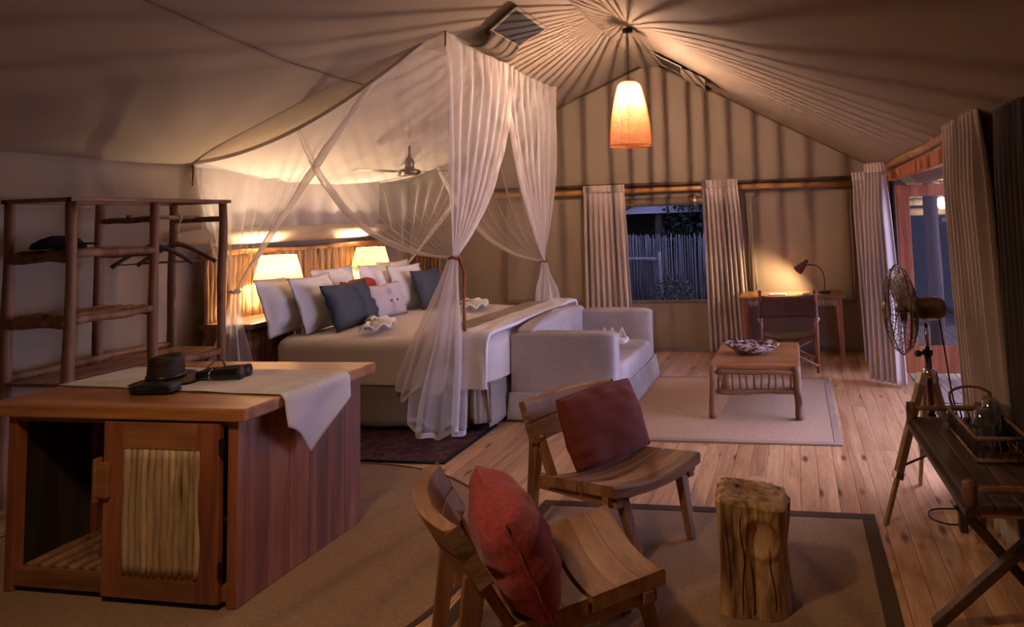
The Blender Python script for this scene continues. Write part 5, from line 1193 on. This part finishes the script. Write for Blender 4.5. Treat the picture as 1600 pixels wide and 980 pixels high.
# ------------------------------------------------------------------ tray bench
random.seed(41)
bt = thing('folding_bench', 'dark slatted folding side table at the right edge', 'table', (0.80, 3.72, 0), radians(2))
bz = 0.60; bx, by = 0.19, 0.62
n = 4
for k in range(n):
    x0 = -bx+2*bx*k/n; MB().box(x0+0.004, x0+2*bx/n-0.004, -by, by, bz-0.022, bz).build('slat', 'darkwood', bt, bevel=0.003)
for s in (-1, 1):
    MB().box(s*bx-0.022, s*bx+0.022, -by, by, bz-0.05, bz-0.022).build('side_rail', 'darkwood', bt, bevel=0.003)
    MB().bar((-bx, s*(by-0.04), bz-0.04), (bx, s*(by-0.04), bz-0.04), 0.05, 0.03).build('end_rail', 'teak', bt, bevel=0.003)
    for r in (-1, 1): MB().pole((r*(bx-0.005), s*(by-0.02), bz-0.01), (r*(bx-0.005), s*(by-0.02), bz+0.085), 0.027, n=12, seg=3, bend=0).build('corner_post', 'pole', bt, smooth=True)
    MB().pole((-bx, s*(by-0.02), bz+0.055), (bx, s*(by-0.02), bz+0.055), 0.014, n=9, seg=5, bend=0.003).build('handle_bar', 'pole', bt, smooth=True)
MB().bar((bx+.02, -by+0.12, bz-0.05), (-bx-0.12, -by+0.24, 0.0), 0.04, 0.05, up=(0, 1, 0)).build('leg', 'darkwood', bt, bevel=0.004)
MB().bar((-bx-.02, -by+0.17, bz-0.05), (bx+0.04, -by+0.29, 0.0), 0.04, 0.05, up=(0, 1, 0)).build('leg', 'darkwood', bt, bevel=0.004)
MB().bar((bx-.02, by-0.10, bz-0.05), (bx-0.04, by-0.04, 0.0), 0.04, 0.05, up=(0, 1, 0)).build('leg', 'darkwood', bt, bevel=0.004)
MB().bar((0.02, by-0.15, bz-0.05), (0.05, by-0.06, 0.0), 0.04, 0.05, up=(0, 1, 0)).build('leg', 'darkwood', bt, bevel=0.004)
tr = thing('wicker_tray', 'dark openwork tray with raised sides on the folding side table', 'tray', (0.885, 3.86, bz+0.002), radians(2))
tw, tl = 0.115, 0.27
MB().box(-tw, tw, -tl, tl, 0, 0.008).build('base', 'wicker', tr)
for z in (0.01, 0.11):
    MB().tube([(-tw, -tl, z), (tw, -tl, z)], 0.010, 8).tube([(-tw, tl, z), (tw, tl, z)], 0.010, 8).tube([(-tw, -tl, z), (-tw, tl, z)], 0.010, 8).tube([(tw, -tl, z), (tw, tl, z)], 0.010, 8).build('rim', 'pole', tr, smooth=True)
for s in (-1, 1):
    for k in range(16):
        y_ = -tl+0.02+(2*tl-0.04)*k/15; MB().tube([(s*tw, y_, 0.01), (s*tw, y_+0.02, 0.06), (s*tw, y_, 0.11)], 0.005, 5).build('spindle', 'wicker', tr, smooth=True)
    for k in range(6):
        x_ = -tw+0.02+(2*tw-0.04)*k/5; MB().tube([(x_, s*tl, 0.01), (x_+0.01, s*tl, 0.06), (x_, s*tl, 0.11)], 0.005, 5).build('spindle', 'wicker', tr, smooth=True)
MB().tube(smooth_path([(-tw*.8, tl, 0.11), (-tw*.85, tl, 0.19), (0, tl, 0.22), (tw*.85, tl, 0.19), (tw*.8, tl, 0.11)]), 0.007, 8).build('handle', 'pole', tr, smooth=True)
def tumbler(loc, label, sc_=1.0):
    t = thing('glass_tumbler', label, 'glass', loc)
    MB().lathe([(0.001, 0.20), (0.03, 0.198), (0.045, 0.185), (0.056, 0.14), (0.058, 0.10), (0.05, 0.04), (0.042, 0.006), (0.001, 0.004), (0.001, 0.012), (0.038, 0.014), (0.046, 0.045), (0.054, 0.10), (0.052, 0.138), (0.04, 0.18), (0.028, 0.192), (0.001, 0.193)], 30).build('glass', 'glass', t, smooth=True); t.scale = (sc_,)*3
    return t
tumbler((0.855, 3.78, bz+0.011), 'upturned clear glass globe standing in the tray, nearer the fan', 0.95)
tumbler((0.935, 3.95, bz+0.011), 'clear glass globe at the picture edge in the tray', 1.0)
jar = thing('dark_bottle', 'dark bottle standing between the glass globes in the tray', 'bottle', (0.935, 3.76, bz+0.011)); MB().lathe([(0.001, 0), (0.03, 0), (0.03, 0.10), (0.012, 0.13), (0.012, 0.16), (0.001, 0.16)], 16).build('body', 'black', jar, smooth=True)
